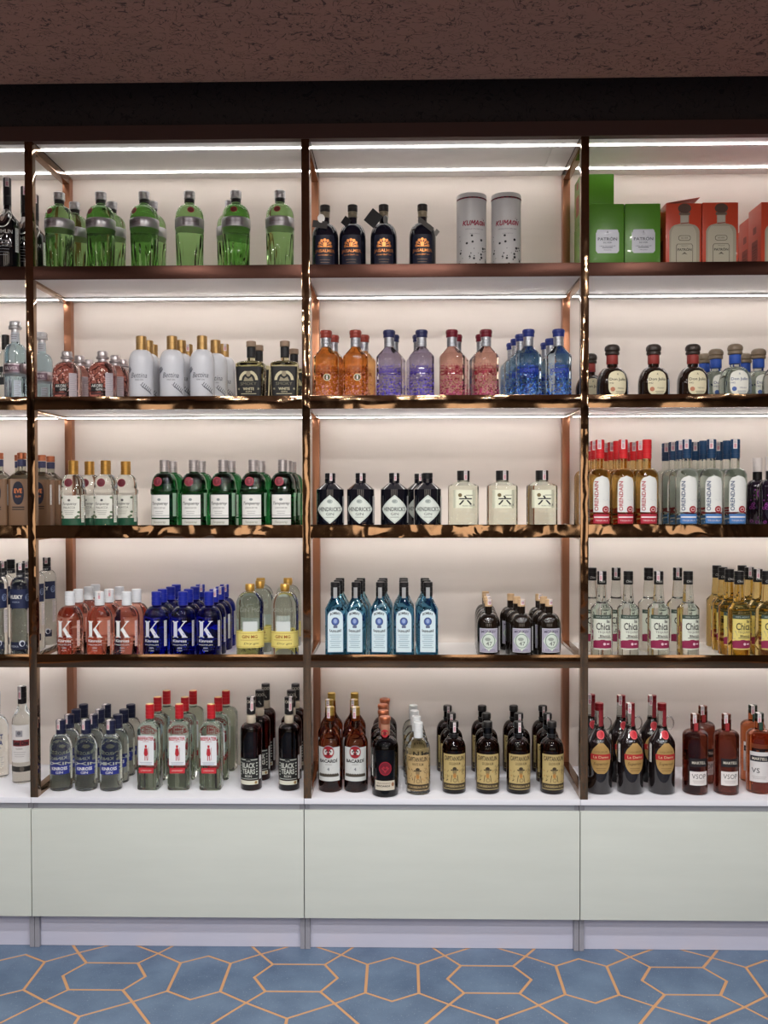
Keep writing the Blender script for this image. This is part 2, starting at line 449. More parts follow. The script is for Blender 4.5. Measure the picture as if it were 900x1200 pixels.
TEXTS = {}
def text_geo(s, bold=0.0):
    key = (s, bold)
    if key not in TEXTS:
        cu = bpy.data.curves.new('t', 'FONT'); cu.body = s; cu.size = 1; cu.resolution_u = 2; cu.offset = bold
        ob = bpy.data.objects.new('t', cu); COL.objects.link(ob)
        dg = bpy.context.evaluated_depsgraph_get(); me = bpy.data.meshes.new_from_object(ob.evaluated_get(dg))
        bm = bmesh.new(); bm.from_mesh(me)
        if me.polygons:
            bmesh.ops.triangulate(bm, faces=list(bm.faces))
            for lim in (0.36, 0.22):
                es = [e for e in bm.edges if e.calc_length() > lim]
                if es: bmesh.ops.subdivide_edges(bm, edges=es, cuts=1); bmesh.ops.triangulate(bm, faces=list(bm.faces))
        bm.verts.index_update()
        vs = [(v.co.x, v.co.y) for v in bm.verts]; fs = [tuple(v.index for v in p.verts) for p in bm.faces]; bm.free()
        bpy.data.objects.remove(ob); bpy.data.curves.remove(cu); bpy.data.meshes.remove(me)
        if not vs: vs, fs = [(0, 0), (1, 0), (0, 1)], []
        x0, x1 = min(v[0] for v in vs), max(v[0] for v in vs); y0, y1 = min(v[1] for v in vs), max(v[1] for v in vs)
        TEXTS[key] = ([((x-(x0+x1)/2)/(x1-x0), (y-(y0+y1)/2)/max(1e-6, y1-y0)) for x, y in vs], fs, (x1-x0)/max(1e-6, y1-y0))
    return TEXTS[key]
class Art(MB):
    """flat print in (u, z) photo pixels, laid round the bottle"""
    def __init__(s, prof, eps=0.2): super().__init__(); s.p = prof; s.e = eps
    def put(s, pts, fs, mt, lay): s.add([s.p.wrap(u, z, s.e+lay*0.075) for u, z in pts], fs, mt)
    def shape(s, cu, z0, z1, hw, mt, lay=0, nz=10, nu=14):
        nu = max(nu, 14)
        """hw(t) half width at t = 0..1 from bottom to top"""
        pts, fs = [], []
        for i in range(nz+1):
            t = i/nz; w = hw(t)
            for j in range(nu+1): pts.append((cu-w+2*w*j/nu, z0+(z1-z0)*t))
        for i in range(nz):
            for j in range(nu):
                o = i*(nu+1)+j; fs.append((o, o+1, o+nu+2, o+nu+1))
        s.put(pts, fs, mt, lay); return s
    def rect(s, u0, u1, z0, z1, mt, lay=0, r=0.0):
        h = z1-z0; w = (u1-u0)/2
        def hw(t):
            y = min(t, 1-t)*h
            return w if y >= r else w-r+math.sqrt(max(0, r*r-(r-y)**2))
        return s.shape((u0+u1)/2, z0, z1, hw, mt, lay, 12 if r else 3, 10)
    def ell(s, cu, cz, ru, rz, mt, lay=0):
        n = 20; pts = [(cu, cz)]+[(cu+ru*math.cos(2*PI*i/n), cz+rz*math.sin(2*PI*i/n)) for i in range(n)]
        s.put(pts, [(0, 1+i, 1+(i+1) % n) for i in range(n)], mt, lay); return s
    def dot(s, cu, cz, ru, rz, mt, lay=0):
        n = 6; s.put([(cu+ru*math.cos(2*PI*i/n), cz+rz*math.sin(2*PI*i/n)) for i in range(n)], [tuple(range(n))], mt, lay); return s
    def ring(s, cu, cz, ru, rz, w, mt, lay=0):
        n = 24; pts = []
        for i in range(n):
            c, q = math.cos(2*PI*i/n), math.sin(2*PI*i/n); pts += [(cu+ru*c, cz+rz*q), (cu+(ru-w)*c, cz+(rz-w)*q)]
        s.put(pts, [(2*i, 2*((i+1) % n), 2*((i+1) % n)+1, 2*i+1) for i in range(n)], mt, lay); return s
    def arch(s, u0, u1, z0, z1, mt, lay=0):
        w = (u1-u0)/2; h = z1-z0
        return s.shape((u0+u1)/2, z0, z1, lambda t: w if (1-t)*h > w else math.sqrt(max(0, w*w-(w-(1-t)*h)**2)), mt, lay, 18, 8)
    def dia(s, cu, cz, ru, rz, mt, lay=0):
        return s.shape(cu, cz-rz, cz+rz, lambda t: ru*(1-abs(2*t-1)**1.25), mt, lay, 16, 10)
    def poly(s, pts, mt, lay=1):
        tr = tessellate_polygon([[Vector((u, z, 0)) for u, z in pts]]); fs = []
        for t in tr:
            a, b, c = (Vector(pts[i]).to_3d() for i in t)
            fs.append(tuple(t) if (b-a).cross(c-a).z > 0 else tuple(t)[::-1])
        s.put(pts, fs, mt, lay); return s
    def line(s, p, q, w, mt, lay=1):
        d = Vector((q[0]-p[0], q[1]-p[1])); n = Vector((-d.y, d.x)).normalized()*w/2
        return s.poly([(p[0]-n.x, p[1]-n.y), (q[0]-n.x, q[1]-n.y), (q[0]+n.x, q[1]+n.y), (p[0]+n.x, p[1]+n.y)], mt, lay)
    def text(s, txt, cu, cz, h, mt, w=None, bold=0.0, shear=0.0, rot=0, lay=2, bend=0.0):
        vs, fs, asp = text_geo(txt, bold)
        w = w or h*asp
        out = []
        for x, y in vs:
            u, z = x*w+shear*y*h, y*h+bend*(1-(2*x)**2)
            if rot: u, z = -z, u
            out.append((cu+u, cz+z))
        s.put(out, fs, mt, lay); return s
    def lines(s, cu, z0, n, dz, w, mt, h=0.7):
        for i in range(n):
            ww = w*(1-0.25*((i*7) % 3)/2); s.rect(cu-ww/2, cu+ww/2, z0-i*dz, z0-i*dz+h, mt, 2)
        return s
def curve_rows(z0, r0, z1, r1, kind='dome', n=7):
    out = []
    for i in range(1, n+1):
        t = i/n
        if kind == 'dome': a = t*PI/2; out.append((z0+(z1-z0)*math.sin(a), r1+(r0-r1)*math.cos(a)))
        elif kind == 'cone': out.append((z0+(z1-z0)*t, r0+(r1-r0)*t))
        elif kind == 'ogee': out.append((z0+(z1-z0)*t, r0+(r1-r0)*(t*t*(3-2*t))))
        else: a = t*PI/2; out.append((z0+(z1-z0)*(1-math.cos(a)), r0+(r1-r0)*math.sin(a)))
    return out
def bottle_prof(r, hs, hn, rn, ht, b=None, n=2.0, nn=2.0, sh='dome', extra=None, r0=None, off=0.0, k=0, **kw):
    """base -> straight body to hs -> shoulder to hn -> neck to ht; b half depth, n squareness of the body"""
    r0 = r0 or r; b = b or r; q = b/r
    pts = [(0, r0-1.6), (0.35, r0-0.55), (1.1, r0)]
    pts += extra or []
    pts.append((hs, r))
    pts += curve_rows(hs, r, hn, rn, sh)
    if ht > hn+0.5: pts.append((ht, rn))
    rows = []
    for z, a in pts:
        t = min(1, max(0, (z-hs)/max(0.01, hn-hs))); d = a*q if z <= hs else a*(q+(1-q)*t)
        rows.append((z+(off if z > 0.4 else 0), a, d, n+(nn-n)*t))
    return Prof(rows, k=k, **kw)
def lathe(name, pts, mt, seg=20, flutes=0, famp=0.0, n=2.0, k=0):
    return Prof([(z, r, r, n) for z, r in pts], seg=seg, flutes=flutes, famp=famp, fz=(-1, 999), k=k).mesh(name, mt)
def cap_pts(z0, z1, r, rings=0, bev=0.5):
    p = [(z0, r-0.2), (z0+0.2, r)]
    for i in range(rings):
        z = z0+(z1-z0)*(i+1)/(rings+1); p += [(z-0.35, r), (z-0.1, r-0.35), (z+0.1, r-0.35), (z+0.35, r)]
    return p+[(z1-bev, r), (z1, r-bev)]

class Kind:
    def __init__(s, name, cat, desc, group, off=0.0, extra_words=''):
        s.name, s.cat, s.desc, s.group, s.off = name, cat, desc, group, off; s.parts = []
    def part(s, name, me, parent=None, only=None, label=None):
        s.parts.append((name, me, parent, only, label)); return len(s.parts)-1
    def art(s, name, a, parent=None, only=None):
        return s.part(name, a.mesh(name), parent, only)
ORD = ['first', 'second', 'third', 'fourth', 'fifth', 'sixth', 'seventh', 'eighth']
PLACED = []
def put(kd, x, y, z, label, rz=0.0, variant=0):
    root = tag(empty(kd.name, (x, y, z+0.0006), rz), label, kd.cat, kd.group)
    made = {}
    for i, (nm, me, par, only, lb) in enumerate(kd.parts):
        if only is not None and variant not in only: continue
        o = bpy.data.objects.new(nm, me); COL.objects.link(o)
        o.parent = made[par] if par is not None and par in made else root; made[i] = o
        if lb: o['label'] = lb
        if nm in ('floral_print', 'branch_print', 'embossing', 'ornament', 'leaf_print', 'cap_print'): o['kind'] = 'stuff'
    PLACED.append((kd, x, y, z)); return root
def place(kd, level, cols, ys, rots=None, stamp=0.5, zref=25):
    """cols: for each column the photo columns of its bottles from front to back; ys: depth of each row"""
    z = LEVELS[level]-(LIP if level < 4 else 0.0)
    nc = len(cols); multi = max(len(c) for c in cols) > 1
    for i, c in enumerate(cols):
        for j, px in enumerate(c):
            if px is None: continue
            px, y = px if isinstance(px, tuple) else (px, ys[j])
            x = x_at(px, y, z+zref*PX*1.5)
            col = 'leftmost' if i == 0 else 'rightmost' if i == nc-1 else ORD[i]
            if nc == 1: lab = kd.desc+', '+(['front', 'second', 'third', 'rear'][j]+' of its row' if multi else '')
            elif multi: lab = '%s, %s column%s, %s' % (kd.desc, col, ' from left' if 0 < i < nc-1 else '', ['front', 'second row', 'third row', 'fourth row'][j])
            else: lab = '%s, %s%s' % (kd.desc, col, ' from left' if 0 < i < nc-1 else '')
            rz = (rots[i] if rots and j == 0 else 0)+R.uniform(-0.12, 0.12)
            put(kd, x, y, z, lab.strip(', '), rz, 1 if R.random() < stamp else 0)
def stamp_part(kd, r, z0, z1, u=2.0, w=2.2, top=True):
    """white and pink duty strip running down the cap on some bottles"""
    p = Prof([(z0-4, r, r, 2), (z1+0.2, r, r, 2)]); a = Art(p, 0.15)
    a.rect(u-w, u+w, z0, z1, paper(232, 222, 220)); a.rect(u-w*0.6, u+w*0.6, z0+1, z0+(z1-z0)*0.55, ink(206, 150, 160), 1)
    for i in range(3): a.rect(u-w*0.7, u+w*0.7, z1-1.5-i*1.3, z1-1.0-i*1.3, ink(120, 110, 130), 1)
    if top:
        m = a; n = 4
        m.add([((u-w)*PX, -r*0.85*PX, (z1+0.25)*PX), ((u+w)*PX, -r*0.85*PX, (z1+0.25)*PX), ((u+w)*PX, r*0.5*PX, (z1+0.25)*PX), ((u-w)*PX, r*0.5*PX, (z1+0.25)*PX)], [(0, 1, 2, 3)], paper(232, 222, 220))
    return kd.part('duty_stamp', a.mesh('duty_stamp'), None, (1,))
def sticker(kd, prof, u0, u1, z0, z1, c=(222, 224, 224), only=None):
    a = Art(prof, 0.3); a.rect(u0, u1, z0, z1, paper(*c))
    for i in range(int((z1-z0)/2.2)): a.rect(u0+0.8, u1-0.8-(i % 3), z1-1.6-i*2.2, z1-1.0-i*2.2, ink(150, 150, 155), 1)
    return kd.art('import_sticker', a, None, only)

# ================================================================ TOP SHELF (photo base row 322)
def hh(base): return lambda y: base-y
h = hh(322)
CLEAR = glass(246, 250, 246)
SILVER = foil(205, 205, 208); GOLD = foil(206, 168, 98)

# black bottles of the leftmost bay
kd = Kind('liquor_bottle', 'bottle', 'black liquor bottle with silver oval medallion on the top shelf', 'black bottles on the top shelf')
pf = bottle_prof(14.2, h(262), h(246), 4.4, h(212), sh='ogee')
kd.part('body', pf.mesh('body', dark(20, 19, 24)))
kd.part('cap', lathe('cap', [(h(240), 4.7)]+cap_pts(h(239.8), h(208), 4.6, 2), plastic(22, 20, 24)))
lab = kd.art('medallion', Art(pf, .3).ell(0, h(257), 9.5, 12, foil(150, 148, 146)).ring(0, h(257), 9.5, 12, 1.2, foil(215, 215, 210), 1).ell(0, h(257), 5, 7, ink(60, 34, 32), 1).ell(0, h(258), 2, 4, ink(170, 150, 140), 2))
a = Art(pf, .3).text('MUHLIN', 1.5, h(273.5), 4.4, WHITE_INK, 20).text('of', 0, h(278.5), 3, WHITE_INK, shear=.4)
a.lines(0, h(284), 6, 3.4, 16, ink(150, 150, 156), .5); kd.art('lettering', a)
sticker(kd, pf, 15, 20, h(296), h(268)); stamp_part(kd, 4.75, h(219), h(208.2), 2)
place(kd, 0, [[8.5, 29, 41]], [.06, .16, .262], None, .7, 60)

# green fluted gin bottles with a silver belt
G10 = glass(170, 218, 146)
kd = Kind('gin_bottle', 'bottle', 'bright green fluted gin bottle with silver belt and cap', 'green fluted gin bottles on the top shelf')
rows = [(0, 13.6), (.4, 14.6), (1.2, 15.2), (h(300), 15.7), (h(272), 16.3), (h(270.5), 16.6), (h(257), 16.6), (h(255.5), 16.2)]
rows += curve_rows(h(255.5), 16.2, h(241), 5.6, 'dome', 7)[:-1]+[(h(240), 6.0), (h(238.5), 5.3), (h(230), 5.3)]
pf = Prof([(z, r, r, 2) for z, r in rows], flutes=14, famp=.13, fz=(-1, h(273)))
kd.part('body', pf.mesh('body', G10))
kd.part('collar', lathe('collar', cap_pts(h(238.2), h(234.2), 5.7, 0, .3), plastic(26, 26, 26)))
kd.part('cap', lathe('cap', cap_pts(h(234), h(225), 6.5, 2), SILVER))
be = kd.part('belt', lathe('belt', [(h(269.3), 16.8), (h(269), 17), (h(258.4), 17), (h(258), 16.8)], foil(196, 196, 200), 32))
bp = Prof([(0, 17, 17, 2), (200, 17, 17, 2)])
kd.art('lettering', Art(bp, .15).rect(-10, 10, h(267.5), h(259.8), foil(150, 146, 150), 0).text('TANQUERAY', 0, h(263.6), 3.2, ink(70, 40, 46), 16), be)
kd.art('seal', Art(pf, .25).ell(0, h(250), 4.0, 3.6, ink(110, 30, 34)).ring(0, h(250), 4, 3.6, .8, ink(160, 60, 60), 1))
place(kd, 0, [[69.5, 87.5], [118, 131], [169, 178.5], [222], [276.5, 270], [328]], [.067, .185], [-.33, -.5, -.5, .3, -.1, 0], .4, 60)

# dark gin bottles with gold emblem and tags
kd = Kind('craft_gin_bottle', 'bottle', 'navy black gin bottle with gold dome emblem and neck tag', 'navy black gin bottles on the top shelf')
pf = bottle_prof(15.7, h(281), h(264), 5.2, h(248), sh='dome')
kd.part('body', pf.mesh('body', dark(20, 22, 36)))
kd.part('stopper', lathe('stopper', [(h(250), 5.4)]+cap_pts(h(249), h(242), 5.8, 1), mat('black_wood', (36, 30, 28), .4)))
kd.part('wire_clip', lathe('wire_clip', [(h(257), 5.35), (h(256), 5.7), (h(255), 5.35), (h(252), 5.35), (h(251), 5.7), (h(250), 5.35)], foil(150, 140, 120)))
OG = foil(214, 140, 84)
lb = kd.art('label', Art(pf, .2).rect(-12, 12, h(317), h(280), ink(22, 26, 48), 0, 1))
a = Art(pf, .2)
for i in range(7):
    t = PI*i/6; a.ell(7*math.cos(t), h(293)+7*math.sin(t), 1.7, 1.7, OG, 2)
    a.line((3.2*math.cos(t), h(293)+3.2*math.sin(t)), (5.4*math.cos(t), h(293)+5.4*math.sin(t)), .9, OG, 2)
a.ell(0, h(291.5), 2.2, 2.8, OG, 2).rect(-8.5, 8.5, h(294.3), h(293.4), OG, 2)
a.text('JAISALMER', 0, h(299), 4.6, OG, 24, .02).text('INDIAN CRAFT GIN', 0, h(303.3), 1.6, OG, 17)
a.lines(0, h(309), 2, 3, 12, ink(140, 110, 90), .5); kd.art('lettering', a, lb)
place(kd, 0, [[374], [408], [449.5], [495]], [.07], [.1, 0, 0, -.05], 0, 60)
def neck_tag(px, y, py, w, hgt, rot, color, yaw=0.0, disc=None, lab='', tilt=0.15):
    x = x_at(px, y, S1+.12); z = CH+((580-py)*(CD+y)/F_PX)
    t = tag(empty('bottle_tag', (x, y, z), 0), lab, 'tag', 'paper tags hung on bottle necks')
    b = MB(); b.box(-w/2*PX, w/2*PX, -.0008, .0008, -hgt/2*PX, hgt/2*PX, paper(*color), .0004); o = link('card', b.mesh('card'), t)
    o.rotation_euler = (tilt, rot, yaw)
    if disc:
        q = Prof([(-1, 4.6, .35, 2), (1, 4.6, .35, 2)]); m = MB(); n = 20
        m.add([(0, -.0015, 0)]+[(4.2*PX*math.cos(2*PI*i/n), -.0015, 4.8*PX*math.sin(2*PI*i/n)) for i in range(n)]+[(4.2*PX*math.cos(2*PI*i/n), .0, 4.8*PX*math.sin(2*PI*i/n)) for i in range(n)],
              [(0, 1+(i+1) % n, 1+i)[::-1] for i in range(n)]+[(1+i, 1+(i+1) % n, 1+n+(i+1) % n, 1+n+i)[::-1] for i in range(n)], foil(222, 222, 222))
        d = link('disc', m.mesh('disc'), t); d.location = (disc[0]*PX, -.004, disc[1]*PX); d.rotation_euler = (.2, disc[2], disc[3])
    return t
neck_tag(375, .012, 264.5, 17, 8, .12, (56, 52, 50), 0, (1.5, 6.5, 0, .2), 'dark folded tag with silver disc on the leftmost navy gin bottle')
neck_tag(405.5, .03, 261.5, 9.5, 9.5, .75, (30, 28, 30), -.3, None, 'small black square tag left of the second navy gin bottle neck')
neck_tag(437.5, .022, 258, 15.5, 17, .72, (26, 25, 27), -.1, (14.5, -2, 0, -.9), 'large black square tag with silver disc on the third navy gin bottle')
neck_tag(499, .018, 265.5, 21, 5.5, .5, (96, 92, 88), .5, None, 'dark curled tag across the neck of the rightmost navy gin bottle')
neck_tag(511.5, .05, 275, 5, 7, .6, (150, 146, 140), .5, None, 'small pale tag beside the rightmost navy gin bottle shoulder')

# white gift tubes
kd = Kind('gift_tube', 'gift tube', 'white cardboard gift tube with red brush lettering and black dots', 'white gift tubes on the top shelf')
kd.part('tube', lathe('tube', [(0, 16.9), (.4, 17.2), (h(240.5), 17.2)], mat('tube_board', (212, 210, 208), .35), 40))
kd.part('lid', lathe('lid', [(h(240.3), 17.2), (h(240), 17.5), (h(234), 17.5), (h(232.8), 17.2), (h(232.3), 16.4), (h(233), 15.9)], mat('tube_board', (212, 210, 208), .35), 40))
pf = Prof([(0, 17.2, 17.2, 2), (200, 17.2, 17.2, 2)])
a = Art(pf, .45); a.rect(-26, 26, h(239.4), h(237.6), ink(120, 30, 46), 0)
for i in range(10): a.rect(-25+i*5.2, -22.6+i*5.2, h(238.8), h(237.9), ink(24, 20, 24), 1)
kd.art('rim_band', a)
a = Art(pf, .2)
RED = ink(158, 26, 62)
letters = {'K': [((0, 0), (0, 6)), ((0, 2.4), (3, 6)), ((.6, 3), (3.2, 0))], 'U': [((0, 6), (.3, .6)), ((.3, .6), (2.6, .4)), ((2.6, .4), (3, 6))], 'M': [((0, 0), (.5, 6)), ((.5, 6), (2, 2)), ((2, 2), (3.6, 6)), ((3.6, 6), (4, 0))],
    'A': [((0, 0), (1.8, 6)), ((1.8, 6), (3.4, 0)), ((.8, 2.2), (2.8, 2.2))], 'O': [((.4, 1), (.6, 5)), ((.6, 5), (2.6, 5.2)), ((2.6, 5.2), (2.8, 1)), ((2.8, 1), (.4, 1))], 'N': [((0, 0), (0, 5.6)), ((0, 5.6), (2.8, .4)), ((2.8, .4), (3, 6))]}
u = -14
for ch in 'KUMAON':
    for p, q in letters[ch]: a.line((u+p[0]*1.1+p[1]*.2, h(270.5)+p[1]*.95), (u+q[0]*1.1+q[1]*.2, h(270.5)+q[1]*.95), 1.05, RED, 2)
    u += 5.2 if ch == 'M' else 4.6
a.text('HIMALAYAN DRY GIN', 0, h(274.6), 1.3, ink(120, 110, 120), 22).text('SMALL BATCH', 0, h(280), 1.1, ink(130, 124, 130), 12)
for i in range(46):
    uu = R.uniform(-21, 21); t = R.random(); zz = h(282)-t**.7*34 if i > 8 else R.uniform(h(284), h(262)); rr = R.choice([.45, .5, .7, .8, 1.3, 1.5])
    if zz < 1.5 or abs(zz-h(272)) < 6 or abs(zz-h(280)) < 2: continue
    a.ell(uu, zz, rr, rr, BLACK_INK, 1)
kd.art('lettering', a)
place(kd, 0, [[552.5], [593]], [.075], [.14, .03], 0, 60)

# tequila gift boxes
BOXUP = 12.5
def gift_box(px0, px1, y0, depth, zbase, hgt, color, label, face, open_flap=0, rz=0.0, group=''):
    xl = x_at(px0, y0, zbase+.1); xr = x_at(px1, y0, zbase+.1); w = xr-xl
    o = tag(empty('gift_box', ((xl+xr)/2, y0+depth/2, zbase+.0006), rz), label, 'gift box', group)
    m = mat('card_%s' % color[0], color[1], .28, 0, 0, 1.45, 0, .2)
    b = MB(); b.box(-w/2, w/2, -depth/2, depth/2, 0, hgt, m, .0018); link('carton', b.mesh('carton', True, 30), o)
    b = MB(); b.box(-w/2+.004, w/2-.004, -depth/2+.004, depth/2-.004, hgt, hgt+.0014, m, .0004); lid = link('top_flap', b.mesh('top_flap'), o)
    if open_flap:
        b = MB(); b.box(0, w-.006, -depth/2+.003, depth/2-.003, 0, .0012, m); fl = link('open_flap', b.mesh('open_flap'), o); fl.location = (-w/2+.003, 0, hgt+.002); fl.rotation_euler = (0, -open_flap, 0)
    pr = Prof([(0, w/2/PX, depth/2/PX, 90), (100, w/2/PX, depth/2/PX, 90)]); wp = w/2/PX
    class Face(Art):
        def put(s, pts, fs, mt, lay): s.add([(u*PX, -depth/2-.0004-lay*.0003, (z+BOXUP)*PX) for u, z in pts], fs, mt)
    a = Face(pr)
    if face == 'silver':
        sv = mat('plaque', (178, 180, 186), .35, .25)
        pl = a.shape(1, 6, 33, lambda t: 13.2-(2.2 if min(t, 1-t) < .02 else 1.0 if min(t, 1-t) < .1 else 0), sv, 0, 20, 6)
        link('plaque', a.mesh('plaque'), o)
        a = Face(pr); K = ink(44, 46, 52)
        a.text('PATR\u00d3N', 1, 22.5, 4.4, K, 22, .01).text('SILVER', 1, 18, 1.9, K, 10).text('100% DE AGAVE', 1, 14, 1.2, K, 18).rect(-5, 7, 12, 12.7, K, 2)
        a.ell(1, 28.5, 2.4, 1.8, foil(150, 150, 156), 2); a.line((1, 28), (1, 31.2), .8, K, 2); a.text('TEQUILA', 1, 9.5, 1.2, K, 9)
        link('lettering', a.mesh('lettering'), o)
    elif face == 'bottle':
        gb = mat('printed_bottle', (176, 168, 146), .4); gd = ink(96, 88, 76)
        bp = Face(pr); cx = 1.0
        bp.shape(cx, -12, 56, lambda t: 17.2 if t < .60 else 17.2-12.2*(1-math.sqrt(max(0, 1-((t-.60)/.15)**2))) if t < .75 else 4.9, gb, 0, 40, 4)
        bp.shape(cx-1, -11, 36, lambda t: 14.4 if t < .8 else 14.4-4*((t-.8)/.2)**2, mat('printed_bottle_light', (196, 190, 168), .4), 1, 14, 4)
        bp.ell(cx, 56.3, 7.6, 5.6, ink(92, 66, 54), 1).rect(cx-6.4, cx+6.4, 48.6, 51.6, ink(120, 100, 84), 1).rect(cx-4, cx+4, 40, 48, ink(190, 184, 168), 1)
        bp.line((cx-4.6, 39), (cx+4.6, 40), 1.0, ink(150, 60, 50), 2)
        link('printed_bottle', bp.mesh('printed_bottle'), o)
        a = Face(pr)
        a.rect(cx-9.6, cx+9.6, -10, 16, gd, 2, 1.5).rect(cx-9, cx+9, -9.4, 15.4, mat('printed_bottle_light', (196, 190, 168), .4), 3, 1.2)
        a.rect(cx-7, cx+7, 19.5, 25.6, gd, 2, 2.6).rect(cx-6.4, cx+6.4, 20.1, 25, mat('printed_bottle_light', (196, 190, 168), .4), 3, 2.3).text('SILVER', cx, 22.6, 1.8, gd, 8, lay=4)
        a.text('PATR\u00d3N', cx, 9.6, 3.6, ink(40, 34, 30), 16, .02, lay=4).text('TEQUILA', cx, 13.6, 1.2, gd, 8, lay=4)
        a.poly([(cx-3.4, 3.6), (cx, 6.6), (cx+3.4, 3.6), (cx, 4.6)], gd, 4)
        link('lettering', a.mesh('lettering'), o)
    # print on the left side of the carton
    a = Art(pr); K = ink(70, 50, 46) if face != 'silver' else ink(110, 150, 80)
    class Side(Art):
        def put(s, pts, fs, mt, lay): s.add([(-w/2-.0004-lay*.0003, -u*PX, z*PX) for u, z in pts], fs, mt)
    sd = Side(pr)
    if face != 'silver':
        sd.rect(-9, 9, 12, 36, ink(150, 74, 66), 0, 1); sd.text('PATR\u00d3N', 0, 30, 4, ink(90, 40, 36), 14).rect(-5, 5, 44, 52, ink(150, 74, 66), 0, 1)
        sd.lines(0, 25, 4, 3, 12, ink(90, 40, 36), .6)
        link('side_print', sd.mesh('side_print'), o)
    return o
GREEN = ('green', (84, 142, 38)); ORANGE = ('orange', (208, 74, 46))
bz = S1-LIP; BD = .128
GG, OGR = 'green tequila gift boxes', 'orange tequila gift boxes'
gift_box(690.5, 731.2, .02, BD, bz, .245, GREEN, 'green gift box with silver plaque, front left beside the post', 'silver', group=GG)
gift_box(732.6, 774, .02, BD, bz, .245, GREEN, 'green gift box with glare on top, front right of the green pair', 'silver', rz=-.01, group=GG)
gift_box(680, 720, .17, BD, bz, .22, GREEN, 'green gift box standing behind the front left green box', 'silver', group=GG)
gift_box(680.5, 719.5, .17, BD, bz+.2235, .185, GREEN, 'light green gift box stacked on top behind the front boxes', '', group=GG)
gift_box(737, 772, .17, BD, bz, .25, GREEN, 'green gift box hidden behind the glossy front green box', '', .10, group=GG)
gift_box(780.3, 821.8, .02, BD, bz, .245, ORANGE, 'orange gift box with printed bottle and lifted flap beside the green boxes', 'bottle', .16, group=OGR)
gift_box(823, 865, .02, BD, bz, .247, ORANGE, 'orange gift box with printed bottle, second from the green boxes', 'bottle', group=OGR)
gift_box(892, 934, .02, BD, bz, .247, ORANGE, 'orange gift box with printed bottle cut by the right picture edge', 'bottle', group=OGR)
gift_box(880, 920, .155, BD, bz, .235, ORANGE, 'orange gift box with pointed open flap behind the rightmost front box', '', .3, group=OGR)
gift_box(869.5, 908, .29, BD, bz, .22, ORANGE, 'orange gift box deepest in the row at the right edge', '', group=OGR)

# ================================================================ SECOND SHELF (base row 472.4)
h = hh(472.4)
# light blue clear bottles, leftmost bay
kd = Kind('vodka_bottle', 'bottle', 'pale blue fluted bottle with silver belt and round stopper', 'pale blue fluted bottles on the second shelf')
rows = [(0, 11.6), (.4, 12.4), (1.2, 13)]+[(h(440), 13), (h(439), 13.3), (h(425), 13.3), (h(424), 13)]+curve_rows(h(416), 13, h(402), 5.2, 'dome', 6)+[(h(388), 4.6)]
pf = Prof([(z, r, r, 2) for z, r in rows], flutes=14, famp=.06, fz=(-1, h(438)))
kd.part('body', pf.mesh('body', glass(200, 228, 240)))
kd.part('stopper', lathe('stopper', [(h(389), 4.7), (h(385), 4.7), (h(384.6), 7.4), (h(382), 7.6), (h(381), 6.6), (h(377.5), 6.8), (h(376), 6)], SILVER))
kd.art('neck_label', Art(pf, .2).rect(-6, 6, h(400), h(389), paper(196, 202, 210)).lines(0, h(392), 3, 2.4, 8, ink(120, 110, 120), .6))
kd.part('belt', lathe('belt', [(h(438), 13.4), (h(437.5), 13.7), (h(426.5), 13.7), (h(426), 13.4)], foil(190, 180, 186), 28))
kd.art('lettering', Art(Prof([(0, 13.7, 13.7, 2), (99, 13.7, 13.7, 2)]), .15).rect(-11, 11, h(436), h(428), foil(120, 100, 110)).text('SILVER', 0, h(432), 3.6, ink(220, 210, 214), 15))
sticker(kd, pf, 3, 11, h(468), h(446), (196, 206, 218))
place(kd, 1, [[18], [52]], [.06], None, 0, 50)
z = S2-LIP
kd = Kind('black_capped_bottle', 'bottle', 'clear bottle with black cap at the left picture edge on the second shelf', 'clear bottle on the second shelf')
pf = bottle_prof(12, h(418), h(404), 4, h(390)); kd.part('body', pf.mesh('body', CLEAR)); kd.part('cap', lathe('cap', cap_pts(h(402), h(384), 4.4, 1), plastic(24, 24, 26)))
kd.art('label', Art(pf, .25).rect(-9, 9, h(446), h(424), paper(40, 42, 46)).text('GIN', 0, h(434), 6, WHITE_INK))
place(kd, 1, [[(6.5, .2)]], [.2], None, 0, 50)
for o in bpy.data.objects:
    if o.name.startswith('vodka_bottle') and o.get('label', '').endswith('rightmost') and o.parent is None:
        o.location.y = .30; o.location.x = x_at(49.5, .30, z+.1)

# pink gin
kd = Kind('pink_gin_bottle', 'bottle', 'pink gin bottle with black name plate and silver stopper', 'pink gin bottles on the second shelf')
pf = bottle_prof(16, h(436), h(423.5), 4.8, h(418), n=2.6)
kd.part('body', pf.mesh('body', glass(246, 212, 206)))
kd.part('stopper', lathe('stopper', [(h(424.5), 5.2), (h(423), 5.6), (h(420.5), 5.2), (h(419.8), 7.2), (h(417.8), 7.4), (h(417), 6), (h(412.5), 6.2), (h(411), 5.4)], foil(186, 178, 180)))
lb = kd.art('label', Art(pf, .25).rect(-11, 4, h(459.5), h(450.5), ink(26, 22, 24)))
a = Art(pf, .25).text('AKORI', -3.2, h(453), 3.3, WHITE_INK, 12).text('GIN', -.5, h(457), 2.8, WHITE_INK, 7); kd.art('lettering', a, lb)
a = Art(pf, .2); BR = ink(86, 40, 44)
a.line((-12, h(449)), (-4, h(440)), 1.1, BR); a.line((-7, h(443)), (-8, h(436)), .8, BR); a.line((-5.5, h(441)), (0, h(436.5)), .8, BR); a.line((-10, h(447)), (-13, h(441)), .7, BR); a.line((-4, h(446)), (2, h(444)), .8, BR)
